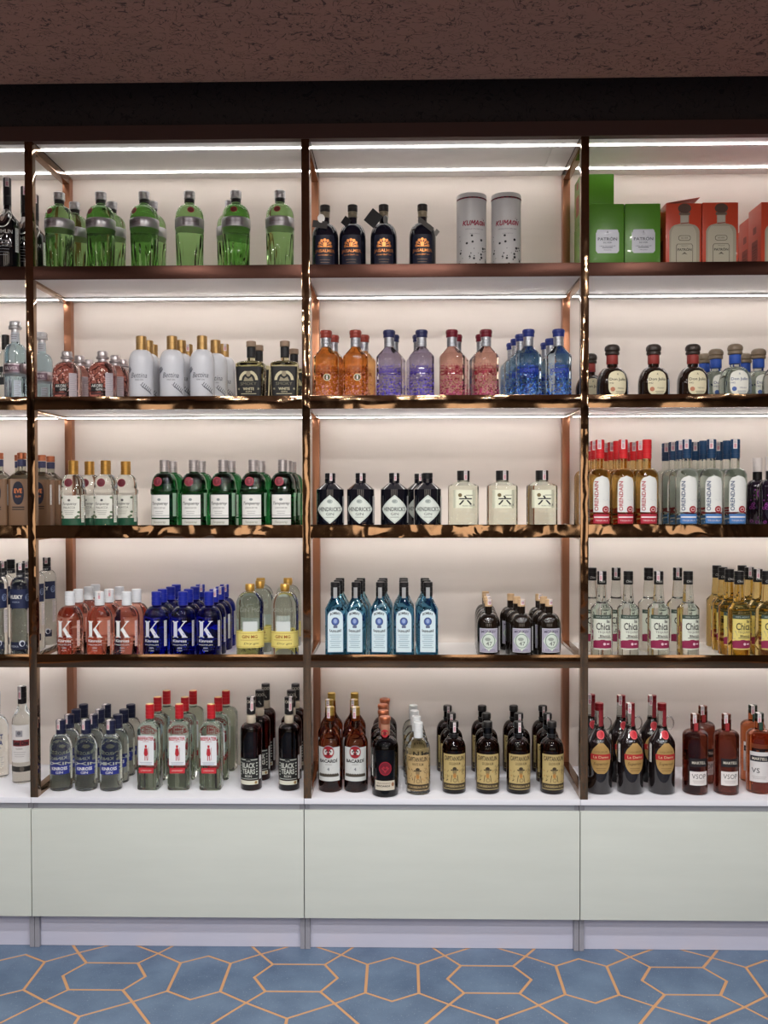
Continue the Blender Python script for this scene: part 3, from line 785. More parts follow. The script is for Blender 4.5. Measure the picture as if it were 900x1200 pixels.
for i in range(16): a.ell(R.uniform(-14, 5), h(R.uniform(433, 449)), .9, .8, ink(236, 190, 180), 2)
for i in range(12): a.ell(R.uniform(-15, -8), h(R.uniform(448, 466)), .8, .7, BR, 2)
a.rect(-11, 4, h(463.5), h(460.8), ink(70, 36, 38)); kd.art('branch_print', a)
sticker(kd, pf, 6.5, 16, h(467), h(438), (190, 178, 184))
place(kd, 1, [[78.5, 93, 103.5], [120, 135, 144.5]], [.067, .178, .289], None, 0, 50)

# white opaque bottles
kd = Kind('white_gin_bottle', 'bottle', 'white gin bottle with bronze cap and leaf print', 'white gin bottles on the second shelf')
pf = bottle_prof(14.2, h(424), h(410), 5.2, h(404))
kd.part('body', pf.mesh('body', mat('white_ceramic', (214, 216, 222), .22)))
kd.part('cap', lathe('cap', cap_pts(h(411.5), h(394), 6.1, 1), foil(176, 142, 92)))
GR = ink(106, 108, 118)
a = Art(pf, .2).text('Bettina', 1, h(441), 6, GR, 19, shear=.25).text('FINE GIN', 1, h(446.4), 1.6, GR, 9)
for cu, cz, sg, ln in ((2, 455, 1, 13), (-9, 431, -1, 8)):
    p0 = Vector((cu, h(cz-3*sg))); p1 = Vector((cu+sg*ln, h(cz+6)))
    a.line(p0, p1, .6, GR)
    for i in range(6):
        t = (i+.6)/6.4; c = p0.lerp(p1, t); a.line(c, (c.x+2.2*sg, c.y+3.4), .9, GR, 1); a.line(c, (c.x+2.6*sg, c.y-3.0), .9, GR, 1)
kd.art('leaf_print', a); stamp_part(kd, 6.15, h(403), h(394.2), 2, 1.8)
place(kd, 1, [[165.5, 173.5, 179], [201.5, 212, 220], [236.8, 252.5, 262.5]], [.06, .158, .256], None, .5, 50)

# square bottles with black arch label
kd = Kind('white_rum_bottle', 'bottle', 'squat square bottle with black label and cream arch', 'black labelled square bottles on the second shelf')
pf = bottle_prof(16.6, h(428), h(423.3), 4.8, h(405), b=14, n=6, nn=2, sh='dome', r0=14.8)
kd.part('body', pf.mesh('body', glass(228, 226, 190)))
kd.part('stopper', lathe('stopper', cap_pts(h(406.5), h(400), 5.8, 0), mat('cork', (150, 128, 108), .7)))
kd.part('neck_label', lathe('neck_label', [(h(419), 5.0), (h(418.8), 5.2), (h(407.4), 5.2), (h(407.2), 5)], paper(26, 26, 28)))
BK, CRM = paper(22, 22, 24), paper(206, 198, 164)
lb = kd.art('label', Art(pf, .25).shape(0, h(471), h(431), lambda t: 14.2+1.4*t, BK))
a = Art(pf, .25)
arc = [(-11, h(447))]+[(11.2*math.cos(PI-PI*i/10), h(447)+11.5*math.sin(PI*i/10)) for i in range(11)]+[(8*math.cos(PI*i/10), h(447)+8*math.sin(PI*i/10)) for i in range(11)]
a.poly(arc, CRM, 1).ell(0, h(439.5), 2.7, 3.4, paper(150, 140, 116), 2).rect(-3.6, 3.6, h(436.6), h(435.4), BLACK_INK, 3).rect(-2.2, 2.2, h(435.5), h(433), BLACK_INK, 3)
a.poly([(-6, h(448)), (-4, h(443)), (0, h(445.5)), (4, h(443)), (6, h(448))], paper(150, 142, 118), 2)
a.text('SMOKY', 0, h(451), 3.6, paper(120, 116, 96), 19).text('WHITE', 0, h(457), 3.2, CRM, 13, .02).text('GIN', 0, h(460.3), 1.7, CRM, 7).rect(-9, 9, h(463), h(462.4), CRM, 2)
a.text('*', -11.5, h(457), 2.6, CRM).text('*', 11.5, h(457), 2.6, CRM)
kd.art('lettering', a, lb)
place(kd, 1, [[294.3, 303], [333.8, (344.5, .26)]], [.07, .168], None, 0, 50)

# faceted gin bottles in four colours
def faceted(color, g, capc, textc, petals, seal=False):
    kd = Kind('faceted_gin_bottle', 'bottle', '%s faceted gin bottle with floral base' % color, '%s faceted gin bottles on the second shelf' % color)
    rows = [(0, 14.8), (.5, 15.8), (1.4, 16.2), (h(430), 16.2), (h(429), 15.9), (h(428), 16.3), (h(420.5), 16.4), (h(418.5), 15.6), (h(409), 6.2), (h(407.5), 5.6), (h(396), 5.6)]
    pf = Prof([(z, r*.965, r*.965, 2) for z, r in rows], k=8)
    kd.part('body', pf.mesh('body', g))
    kd.part('collar', lathe('collar', cap_pts(h(408), h(397), 5.9, 2, .3), foil(170, 172, 178)))
    kd.part('stopper', lathe('stopper', [(h(397.2), 6.6), (h(396.6), 6.9), (h(393.2), 6.8), (h(392.6), 7.3), (h(390), 7.4), (h(388.6), 6.6)], plastic(*capc), 20, k=10))
    fp = Prof([(0, 15.0, 15.0, 2), (99, 15.0, 15.0, 2)])
    T = ink(*textc)
    a = Art(pf, .35).text('JODHPUR', 0, h(438), 6.2, T, 25, .04)
    for p in range(9): a.poly([(-6+p*1.5, h(433)), (-5.3+p*1.5, h(431.6-(1.4 if p in (2, 4, 6) else 0))), (-4.6+p*1.5, h(433))], T, 2)
    a.text('GIN', 0, h(445), 3, T, 7); kd.art('lettering', a)
    a = Art(pf, .3); P = [ink(*c) for c in petals]
    for i in range(380):
        t = R.random()**1.9; zz = 4+t*30; uu = R.uniform(-24, 24); q = R.uniform(.6, 1.3)*(1-.4*t)
        a.dot(uu, zz, q, q*R.uniform(.6, 1.2), R.choice(P), 0)
    for i in range(36): a.dot(R.uniform(-22, 22), h(R.uniform(429, 434.5)), .5, .45, R.choice(P), 0)
    kd.art('floral_print', a)
    if seal: kd.art('emblem', Art(pf, .35).ell(2, h(444.5), 4.2, 4.2, ink(66, 78, 54)).ring(2, h(444.5), 4.2, 4.2, .8, foil(190, 180, 150), 1).text('I', 2, h(444.5), 4.5, WHITE_INK, 1.2))
    return kd
YJ = [.062, .168, .273, .376]
place(faceted('orange', glass(244, 190, 128), (150, 62, 50), (150, 78, 34), [(196, 120, 110), (214, 150, 130), (170, 84, 70)], True), 1, [[382, 390.5], [416.6, 426]], YJ, None, 0, 50)
place(faceted('violet', glass(214, 210, 226), (44, 48, 88), (84, 66, 160), [(70, 52, 170), (96, 80, 200), (130, 110, 210), (52, 36, 130)]), 1, [[456, 462], [494, 489.5]], YJ, None, 0, 50)
place(faceted('crimson', glass(244, 216, 206), (112, 26, 42), (150, 34, 56), [(150, 24, 70), (176, 50, 100), (200, 100, 140), (120, 20, 54)]), 1, [[529.6, 535], [569.5, 564]], YJ, None, 0, 50)
place(faceted('blue', glass(206, 228, 244), (38, 52, 122), (40, 66, 176), [(28, 84, 200), (60, 130, 224), (110, 170, 230), (24, 56, 150)]), 1, [[619.3, 610.5, 605, 600], [654.5, (645.5, .272), (640, .374)]], YJ, None, 0, 50)

# squat tequila bottles with ball stoppers
def squat(color, g, band, stop, lc, ic):
    kd = Kind('tequila_bottle', 'bottle', '%s squat tequila bottle with ball stopper' % color, '%s squat tequila bottles on the second shelf' % color)
    pf = bottle_prof(17.6, h(451), h(432.5), 6.2, h(418), n=2.3)
    kd.part('body', pf.mesh('body', g))
    kd.part('neck_band', lathe('neck_band', [(h(429), 6.4), (h(428.6), 6.7), (h(418.8), 6.7), (h(418.4), 6.4)], paper(*band)))
    kd.part('stopper', lathe('stopper', [(h(418.2), 7.2), (h(417.6), 8.2), (h(415), 8.2), (h(414.2), 7.4), (h(413), 8.6), (h(410), 8.8), (h(407.6), 7.8), (h(406), 5.6), (h(405.4), 2)], stop))
    lb = kd.art('label', Art(pf, .25).shape(1.5, h(467), h(438), lambda t: 10.8*(1-abs(2*t-1)**4)**.5*(1.0) if 0 < t < 1 else 2.5, paper(*lc), 0, 18, 8))
    a = Art(pf, .25).text('Don Julio', 1.5, h(448.5), 4.2, ic, 19, .01).text('1942', -6, h(452.5), 1.8, ic, 5).ell(-4.5, h(459.5), 2.6, 2.6, ink(186, 120, 90) if band[0] > 100 else ink(70, 100, 170), 1).text('TEQUILA', 5, h(458.5), 1.7, ic, 8).lines(4, h(462.5), 2, 2, 10, ic, .5).text('A', 1.5, h(442), 2.4, ic, 2)
    kd.art('lettering', a, lb); sticker(kd, pf, 16, 23, h(470), h(440), (176, 190, 214)); return kd
place(squat('dark brown', dark(34, 22, 16), (146, 52, 46), mat('wood_dark', (52, 42, 36), .4), (222, 214, 182), ink(40, 34, 28)), 1, [[(691.5, .30)], [717.5], [766], [812]], [.076], None, 0, 50)
place(squat('pale clear', glass(226, 236, 230), (44, 84, 176), mat('wood_pale', (128, 112, 92), .45), (232, 232, 222), ink(40, 60, 120)), 1, [[861.5, 839, 825.5], [913, 889, 873]], [.078, .196, .314], None, 0, 50)

# ================================================================ THIRD SHELF (base row 621.4)
h = hh(621.4)
kd = Kind('amber_rum_bottle', 'bottle', 'brown rectangular bottle with navy oval and copper cap', 'brown rectangular bottles on the third shelf')
pf = bottle_prof(13, h(560), h(551), 4.6, h(540), b=11.5, n=7, nn=2.4, sh='cone')
kd.part('body', pf.mesh('body', glass(206, 212, 200)))
kd.part('wood_wrap', Prof([(1.5, 13.15, 11.65, 7), (1.6, 13.25, 11.75, 7), (h(561), 13.25, 11.75, 7), (h(560.8), 13.1, 11.6, 7)]).mesh('wood_wrap', mat('brown_wrap', (116, 88, 66), .3)))
kd.part('cap', lathe('cap', cap_pts(h(537.4), h(530), 5.2, 1), foil(206, 130, 96)))
kd.part('neck_label', lathe('neck_label', [(h(546), 4.8), (h(545.8), 5), (h(538.4), 5), (h(538), 4.8)], paper(48, 50, 84)))
fp = Prof([(0, 13.25, 11.75, 7), (99, 13.25, 11.75, 7)])
lb = kd.art('label', Art(fp, .15).shape(-.5, h(591), h(564), lambda t: 6.6*math.sqrt(max(.02, 1-(2*t-1)**2))**.8, ink(26, 28, 44), 0, 16, 6))
OR = ink(214, 124, 70)
kd.art('lettering', Art(fp, .15).rect(-6.5, 5.5, h(579), h(571.5), ink(26, 28, 44), 1).text('EVE', -.5, h(575), 5.4, OR, 9, .02).text('RUM', -.5, h(581.5), 2.6, OR, 6).rect(-7.5, 6.5, h(594.5), h(593.4), BLACK_INK, 1).rect(-7.5, 6.5, h(597), h(596), BLACK_INK, 1), lb)
sticker(kd, fp, 13.5, 18, h(592), h(567))
place(kd, 2, [[(4, .06), (23, .25)], [(30, .06), (48.5, .26), (59.5, .378)]], [.06, .25, .378], None, 0, 40)

# clear gin, gold caps
kd = Kind('clear_gin_bottle', 'bottle', 'clear gin bottle with gold cap and wine red seal', 'clear gin bottles with gold caps')
rows = [(0, 12), (.4, 13), (1.2, 13.4), (h(580), 13.4), (h(578.5), 14.4), (h(574), 14.4), (h(572.5), 13.2)]+curve_rows(h(569), 13, h(555.5), 5.2)+[(h(548), 5.2)]
pf = Prof([(z, r, r*.9, 2.4 if r > 8 else 2) for z, r in rows]); kd.part('body', pf.mesh('body', CLEAR))
kd.part('cap', lathe('cap', cap_pts(h(556), h(539.4), 5.8, 2), foil(204, 158, 84)))
kd.art('seal', Art(pf, .3).ell(-2, h(565.5), 5, 5, ink(96, 26, 40)).ring(-2, h(565.5), 5, 5, .9, ink(130, 50, 60), 1))
lb = kd.art('label', Art(pf, .25).rect(-13, 11, h(607), h(580.5), paper(222, 222, 212)))
a = Art(pf, .25); GN = ink(92, 112, 84)
for cu, cz in ((-11, 604), (-9, 605.5), (9, 604.5), (7, 606), (-12, 600), (10, 583), (-11, 583), (10, 600)): a.ell(cu, h(cz), 1.9, 1.3, GN, 1)
a.ell(-1, h(586), 1.6, 1.4, ink(90, 90, 90), 1).text('Tanqueray', -1, h(590.5), 3.8, ink(50, 50, 50), 17, .005, .3).text('MALACCA', -1, h(594.6), 2.6, ink(80, 80, 70), 14).lines(-1, h(598.5), 3, 2, 12, ink(150, 150, 140), .5)
kd.art('lettering', a, lb)
kd.part('base_band', Prof([(1.0, 13.5, 12.1, 2.4), (1.1, 13.6, 12.2, 2.4), (h(607.5), 13.6, 12.2, 2.4), (h(607.3), 13.4, 12, 2.4)]).mesh('base_band', mat('green_band', (40, 84, 64), .25)))
sticker(kd, pf, 13, 18, h(612), h(580), (220, 222, 210))
place(kd, 2, [[86, 105], [124, 147.5]], [.056, .15], None, 0, 40)

# dark green gin
kd = Kind('green_gin_bottle', 'bottle', 'dark green gin bottle with white label and red seal', 'dark green gin bottles on the third shelf')
rows = [(0, 13.6), (.4, 14.6), (1.2, 15), (h(580), 15), (h(578.5), 16), (h(573.5), 16), (h(572), 14.8)]+curve_rows(h(569), 14.6, h(554), 5.2)+[(h(544), 5.2)]
pf = Prof([(z, r, r*.92, 2.3 if r > 8 else 2) for z, r in rows]); kd.part('body', pf.mesh('body', glass(36, 116, 60)))
kd.part('cap', lathe('cap', cap_pts(h(553), h(539), 5.7, 3), foil(206, 200, 200)))
kd.art('seal', Art(pf, .3).ell(-4.2, h(564.5), 5.2, 5.2, ink(110, 28, 44)).ring(-4.2, h(564.5), 5.2, 5.2, 1, ink(150, 50, 64), 1).text('T', -4.2, h(564.5), 4, ink(160, 70, 80)))
lb = kd.art('label', Art(pf, .25).rect(-14, 9.5, h(606.5), h(580), paper(228, 228, 224)))
a = Art(pf, .25).ell(-2.2, h(585.5), 2, 1.5, ink(140, 150, 150), 1).text('Tanqueray', -2.2, h(590.3), 4.6, ink(40, 48, 46), 20, .01, .3).text('LONDON DRY GIN', -2.2, h(595.2), 1.8, ink(60, 60, 60), 14).lines(-2.2, h(599.5), 2, 2.4, 10, ink(150, 150, 150), .5).rect(-14, 9.5, h(604.3), h(603.7), ink(120, 130, 130), 1)
kd.art('lettering', a, lb)
lb = kd.art('foot_label', Art(pf, .25).rect(-14, 9.5, h(620), h(608.3), paper(206, 208, 200)))
kd.art('foot_lettering', Art(pf, .25).text('Tanqueray', -2.2, h(612), 3, ink(110, 110, 90), 15, 0, .3), lb)
sticker(kd, pf, 14, 20, h(605), h(578), (150, 186, 156))
place(kd, 2, [[192.7, 202.5], [227.2, 236], [261.5, 271], [297, 306.5], [331.5, (336.8, .165), (342, .27)]], [.058, .165], None, 0, 40)

# black apothecary gin with diamond label
kd = Kind('apothecary_gin_bottle', 'bottle', 'black apothecary gin bottle with pale diamond label', 'black gin bottles with diamond labels')
pf = bottle_prof(16.2, h(574), h(566.5), 6.2, h(562), sh='cone', n=2)
kd.part('body', pf.mesh('body', dark(14, 16, 26)))
kd.part('cap', lathe('cap', cap_pts(h(566.6), h(555), 6.1, 1), plastic(24, 24, 27)))
lb = kd.art('label', Art(pf, .25).dia(0, h(597.2), 17, 16.6, paper(206, 216, 208)).dia(0, h(597.2), 15.8, 15.2, ink(170, 184, 178), 1).dia(0, h(597.2), 15.4, 14.8, paper(214, 222, 214), 2))
a = Art(pf, .25).text("HENDRICK'S", 0, h(597), 5, ink(44, 50, 52), 27, .012, lay=3).text('GIN', 0, h(602.6), 3, ink(60, 66, 66), 9, lay=3).rect(-5, 5, h(606.6), h(606), ink(110, 120, 116), 3).ell(0, h(588), 3.4, 2.4, ink(170, 182, 176), 3).text('EST', 0, h(588), 1.8, ink(80, 86, 86), lay=4)
kd.art('lettering', a, lb); sticker(kd, pf, 18, 23, h(613), h(582), (190, 190, 190)); stamp_part(kd, 6.15, h(564), h(555.2), 1.2, 1.5)
place(kd, 2, [[387], [422.7], [462], [501, 491.5]], [.062, .18], [.12, .0, .0, .0], .7, 40)

# six sided clear gin
kd = Kind('hexagonal_gin_bottle', 'bottle', 'six sided clear gin bottle with cream paper label', 'six sided clear gin bottles')
rows = [(0, 17.6), (.5, 18.6), (1.4, 19), (h(572), 19), (h(570), 18.4), (h(565.5), 8), (h(563.5), 7), (h(556), 7)]
pf = Prof([(z, r, r, 2) for z, r in rows], k=6); kd.part('body', pf.mesh('body', glass(240, 246, 232)))
kd.part('cap', lathe('cap', cap_pts(h(564), h(552.4), 7.4, 0, .4), plastic(24, 24, 26), 24))
lb = kd.art('label', Art(pf, .3).rect(-14.5, 16, h(596), h(575), paper(228, 230, 206)))
a = Art(pf, .3).text('\u516d', 1.5, h(587), 11, ink(26, 26, 28), 15, .02).ell(-4.5, h(581), 2.2, 2.2, ink(110, 96, 60), 2).rect(2, 10, h(581.4), h(580.8), ink(60, 60, 60), 2).text('ROKU GIN', 4, h(593.4), 1.5, ink(70, 70, 66), 11).rect(11.5, 13, h(593.6), h(591.2), ink(40, 40, 40), 2)
kd.art('lettering', a, lb)
stamp_part(kd, 7.45, h(563.5), h(552.6), 2.4, 2)
st = mat('embossed_frost', (190, 196, 184), .35, 0, .6)
a = Art(pf, .25)
for i in range(40):
    uu, zz = R.uniform(-15, 15), R.uniform(3, h(598)); a.line((uu, zz), (uu+R.uniform(-2, 2), zz+R.uniform(-2, 2)), .6, st, 1)
kd.art('embossing', a)
place(kd, 2, [[543], [588.5], [635]], [.07], None, 1.0, 40)

# arch label tequilas
def arch_teq(color, g, capc, txt, strip):
    kd = Kind('arch_label_tequila_bottle', 'bottle', '%s tequila bottle with white arched label' % color, '%s arched label tequila bottles' % color)
    pf = bottle_prof(13.1, h(561), h(550.5), 4.9, h(535), sh='dome')
    kd.part('body', pf.mesh('body', g))
    kd.part('cap', lathe('cap', cap_pts(h(539), h(517), 5.3, 3), plastic(*capc)))
    lb = kd.art('label', Art(pf, .25).arch(-10.2, 10.2, h(601), h(559), paper(224, 226, 222)))
    lt = ink(*txt)
    a = Art(pf, .25).text('ORENDAIN', -6.2, h(582.5), 4.6, lt, 34, .015, rot=1).ell(4.4, h(598), 4.1, 4.1, ink(156, 34, 44), 2).ring(4.4, h(598), 2.4, 2, .6, ink(236, 220, 216), 3)
    a.poly([(-2, h(589)), (1.5, h(586)), (4, h(588)), (7, h(585.5)), (9, h(589))], ink(200, 204, 204), 1)
    kd.art('lettering', a, lb)
    lb = kd.art('foot_label', Art(pf, .25).rect(-10, 10, h(614), h(603.2), paper(*strip)))
    kd.art('foot_lettering', Art(pf, .25).rect(-9, 9, h(607.5), h(606), ink(236, 230, 230), 1).text('TEQUILA', 0, h(610.8), 2, ink(230, 214, 214), 15), lb)
    stamp_part(kd, 5.35, h(528), h(517.2), -1.5, 2.2); return kd
YO = [.052, .142, .232, .322]
place(arch_teq('amber', glass(238, 206, 144), (206, 40, 46), (170, 40, 56), (176, 44, 62)), 2, [[703, 697.5, 691.5, 686], [730, 723, 716.5, 710], [758, 750.5, 743, 736]], YO, None, .6, 40)
place(arch_teq('clear', glass(242, 247, 240), (28, 62, 96), (40, 70, 110), (74, 124, 184)), 2, [[805, 797, 788.5, 780.5], [833.6, 824.5, 815, 807], [861.5, 852, 842, 833]], YO, None, .8, 40)

kd = Kind('purple_tequila_bottle', 'bottle', 'black bottle with purple ornaments and white cap', 'black bottles with purple ornaments')
pf = bottle_prof(12.6, h(574), h(563.5), 5.4, h(556)); kd.part('body', pf.mesh('body', dark(26, 16, 30)))
kd.part('neck', lathe('neck', cap_pts(h(563.6), h(553.8), 5.5, 0, .2), plastic(22, 20, 22))); kd.part('cap', lathe('cap', cap_pts(h(553.6), h(537), 5.6, 2), plastic(226, 218, 214)))
a = Art(pf, .25); PU = ink(128, 42, 128)
a.ring(0, h(580), 6, 6, 1.2, PU, 1).ell(0, h(580), 3, 3.4, PU, 1)
for i in range(26): a.ring(R.uniform(-14, 14), h(R.uniform(590, 617)), 2.0, 1.7, .7, PU, 1)
for i in range(12): a.ell(R.uniform(-14, 14), h(R.uniform(574, 590)), .8, .8, PU, 1)
kd.art('ornament', a)
place(kd, 2, [[887.5], [898.5]], [.2], None, 0, 40)
for o in bpy.data.objects:
    if o.name.startswith('purple_tequila_bottle') and o.parent is None:
        if o['label'].endswith('rightmost'): o.location.y = .06; o.location.x = x_at(903, .06, S3+.1)

# ================================================================ FOURTH SHELF (base row 771.7)
h = hh(771.7)
kd = Kind('vodka_bottle', 'bottle', 'tall clear vodka bottle with navy belt label', 'clear vodka bottles with navy labels')
pf = bottle_prof(11.8, h(688), h(676), 4.7, h(668)); kd.part('body', pf.mesh('body', CLEAR))
kd.part('cap', lathe('cap', cap_pts(h(671.5), h(660), 5, 1), plastic(24, 25, 30)))
nl = kd.part('neck_label', lathe('neck_label', [(h(678), 5.0), (h(677.8), 5.1), (h(672.6), 5.1), (h(672), 4.9)], paper(34, 36, 46)))
kd.art('neck_lettering', Art(Prof([(0, 5.1, 5.1, 2), (200, 5.1, 5.1, 2)]), .15).text('HUSKY', 0, h(675), 2.6, WHITE_INK, 8), nl)
lb = kd.art('label', Art(pf, .25).rect(-17, 17, h(712.5), h(690), paper(30, 40, 74)))
a = Art(pf, .25).text('HUSKY', -1, h(699), 4.6, WHITE_INK, 16, .02).text('VODKA', -1, h(705), 1.8, ink(170, 180, 200), 9)
for i in range(3): a.ring(13-i*.6, h(700+i), 3.2-i, 4.2-i, .6, ink(130, 146, 180), 1)
kd.art('lettering', a, lb)
lb = kd.art('foot_label', Art(pf, .25).rect(-11, 11, h(760.5), h(752), paper(28, 34, 60)).ell(6, h(753.5), 3.2, 3.6, paper(206, 212, 222), 1).ell(6.4, h(754), 2, 2.6, paper(28, 34, 60), 2))
kd.art('foot_lettering', Art(pf, .25).text('VODKA', -3, h(757), 2.2, ink(190, 196, 210), 10), lb)
sticker(kd, pf, 12, 17.5, h(742), h(714), (214, 208, 206)); stamp_part(kd, 5.05, h(668), h(660.2), 1.5, 1.8)
place(kd, 3, [[(-3, .055), (3.5, .16), (13, .26)], [(24.5, .055), (31.5, .16), (41, .262), (55, .375)]], [0, 0, 0, 0], None, .8, 50)

def big_k(a, cu, z0, hgt, mt):
    w = hgt*.86; L = lambda x, y: (cu+(x-.5)*w, z0+y*hgt)
    a.poly([L(0, 0), L(.42, 0), L(.42, .04), L(.34, .07), L(.34, .93), L(.42, .96), L(.42, 1), L(0, 1), L(0, .96), L(.08, .93), L(.08, .07), L(0, .04)], mt, 1)
    a.poly([L(.36, .40), L(.82, .96), L(.70, .96), L(.70, 1), L(1.0, 1), L(1.0, .96), L(.92, .95), L(.46, .43)], mt, 1)
    a.poly([L(.40, .50), L(.56, .64), L(.98, .05), L(1.05, .04), L(1.05, 0), L(.66, 0), L(.66, .04), L(.70, .05)], mt, 2)
def k_gin(color, g, capc, letc, cols, desc):
    kd = Kind('%s_k_gin_bottle' % color, 'bottle', desc, '%s gin bottles with large letter' % color)
    pf = bottle_prof(14.3, h(726), h(711), 5.0, h(704), n=2.5, b=14.0)
    kd.part('body', pf.mesh('body', g))
    kd.part('cap', lathe('cap', cap_pts(h(710), h(694), 5.7, 2), plastic(*capc)))
    M = ink(*letc); a = Art(pf, .25); big_k(a, -1, h(746.5), 19.5, M); a.text('Kinross', -1, h(750.3), 3.4, M, 16, .02).text('PREMIUM', -1, h(755), 1.4, M, 16).text('GIN', -1, h(758.6), 1.8, M, 5).text('1 Litre', -1, h(761.6), 1.4, M, 6)
    kd.art('lettering', a); sticker(kd, pf, 14, 18.5, h(757), h(727), (206, 206, 210) if color == 'blue' else (226, 196, 188))
    stamp_part(kd, 5.75, h(703), h(694.2), 1.5, 1.7)
    place(kd, 3, cols, [.062, .157, .252, .347], None, .35 if color == 'blue' else .5, 40)
k_gin('pink', glass(244, 190, 172), (222, 226, 230), (232, 236, 236), [[82, 91.8, 104, 112], [116.8, 128, 140], [148.6, 160]], 'pink gin bottle with large silver letter and white cap')
k_gin('blue', glass(26, 46, 190), (30, 44, 150), (206, 210, 226), [[183.3, 190.5, 200, 206.7], [214.4, 221, 228.6, 234.8], [244.9, 251, 258, 263]], 'cobalt blue gin bottle with large silver letter')

kd = Kind('dry_gin_bottle', 'bottle', 'clear gin bottle with wide yellow label and gold stopper', 'clear gin bottles with yellow labels')
pf = bottle_prof(16.2, h(711), h(694.5), 4.6, h(689), n=2.4, b=15); kd.part('body', pf.mesh('body', glass(238, 244, 238)))
kd.part('stopper', lathe('stopper', [(h(694.6), 4.9), (h(693), 4.9), (h(692.6), 5.6), (h(686.4), 5.6), (h(685.6), 5)], foil(204, 162, 84)))
lb = kd.art('label', Art(pf, .25).rect(-23, 23, h(759.5), h(740), paper(226, 212, 124)))
a = Art(pf, .25).text('GIN MG', 0, h(746.3), 3.8, ink(150, 86, 30), 18, .02).lines(0, h(750.5), 1, 2, 22, ink(180, 150, 80), .6).text('Dry gin', 2, h(754.6), 3, ink(80, 70, 40), 17, 0, .4).rect(-22, 22, h(742.4), h(741.9), ink(176, 150, 70), 1).rect(-22, 22, h(758.4), h(757.9), ink(176, 150, 70), 1)
kd.art('lettering', a, lb)
kd.art('embossed_name', Art(pf, .25).text('GIN MG', 0, h(715), 4.6, mat('embossed_frost', (190, 196, 184), .35, 0, .6), 24))
kd.art('import_sticker', Art(pf, .3).rect(-8, 9, h(740), h(728.5), paper(206, 214, 212)))
place(kd, 3, [[293, (304.7, .215), (305.5, .345)], [334, (337.5, .345)]], [.085, .215, .345], None, 0, 50)

# sky blue gin
kd = Kind('sky_blue_gin_bottle', 'bottle', 'sky blue square gin bottle with arched white label', 'sky blue gin bottles')
pf = bottle_prof(11.9, h(714), h(701), 5.2, h(694), n=6, nn=2.6, b=11.4, sh='cone'); kd.part('body', pf.mesh('body', glass(170, 220, 240)))
kd.part('cap', lathe('cap', cap_pts(h(699), h(682.6), 5.4, 2), plastic(30, 30, 32), 16, n=2.6))
kd.art('neck_label', Art(Prof([(0, 5.4, 5.4, 2.6), (200, 5.4, 5.4, 2.6)]), .2).rect(-2.2, 2.2, h(701), h(688.5), foil(200, 206, 210)))
lb = kd.art('label', Art(pf, .25).arch(-9.2, 9.2, h(763.5), h(713), ink(80, 110, 140)).arch(-8.8, 8.8, h(763), h(713.5), paper(206, 226, 232), 1))
a = Art(pf, .25).text('BOMBAY', 0, h(719.3), 3, ink(30, 36, 50), 12, .02, bend=1.6, lay=3).text('SAPPHIRE', 0, h(737.6), 2.8, ink(30, 36, 50), 14, .02, bend=-1.6, lay=3)
a.ell(0, h(727.5), 4.6, 4.8, ink(78, 104, 170), 2).ring(0, h(727.5), 4.6, 4.8, 1, ink(50, 70, 120), 3).ell(0, h(727), 2, 2.6, ink(150, 170, 210), 4).rect(-2.4, 2.4, h(735), h(732.4), ink(90, 100, 130), 2)
a.lines(0, h(743.5), 7, 2.4, 13, ink(120, 150, 168), .6); kd.art('lettering', a, lb)
YB = [.055, .14, .225]
place(kd, 3, [[393, 396.5, 398.5], [417.3, 420.5, 423], [446, 447.5, 449], [473.4, 473, 473], [501.6, 499.5, 498]], YB, None, 0, 50)

# black brandy-like gin with stamp label
kd = Kind('cork_gin_bottle', 'bottle', 'black round gin bottle with cork and lilac stamp label', 'black gin bottles with stamp labels')
pf = bottle_prof(13.5, h(733), h(719), 4.4, h(711)); kd.part('body', pf.mesh('body', dark(26, 19, 14)))
kd.part('stopper', lathe('stopper', cap_pts(h(711.6), h(703), 4.4, 0), mat('cork_light', (206, 172, 132), .7)))
lb = kd.art('label', Art(pf, .25).rect(-11.6, 11.6, h(763.5), h(735.5), paper(190, 190, 202)))
a = Art(pf, .25); PV = ink(120, 108, 140); PL = paper(206, 218, 206)
a.rect(-10.4, 10.4, h(762.4), h(736.6), PV, 1).rect(-10, 10, h(762), h(737), paper(176, 174, 192), 2).dia(0, h(750), 9.8, 12, PL, 3).ring(0, h(750), 7.6, 8.4, 1, ink(130, 150, 140), 4)
a.text('MONKEY', 0, h(739.6), 2.8, ink(70, 60, 84), 17, .02, bend=.6, lay=4).text('47', .5, h(753), 4.6, ink(60, 66, 66), lay=5).ell(-1, h(748), 3.2, 2, ink(150, 160, 150), 5).text('DRY GIN', 0, h(760.4), 1.6, ink(90, 76, 110), 14, lay=4)
kd.art('lettering', a, lb); sticker(kd, pf, 14, 18.5, h(762), h(734), (206, 206, 206)); stamp_part(kd, 4.45, h(709), h(703.2), 1.6, 2.4)
place(kd, 3, [[572.3, 571, 570, 569], [611, 605.5, (598.5, .26)], [643.4, 637, 631.5]], [.06, .155, .25, .345], None, .6, 40)

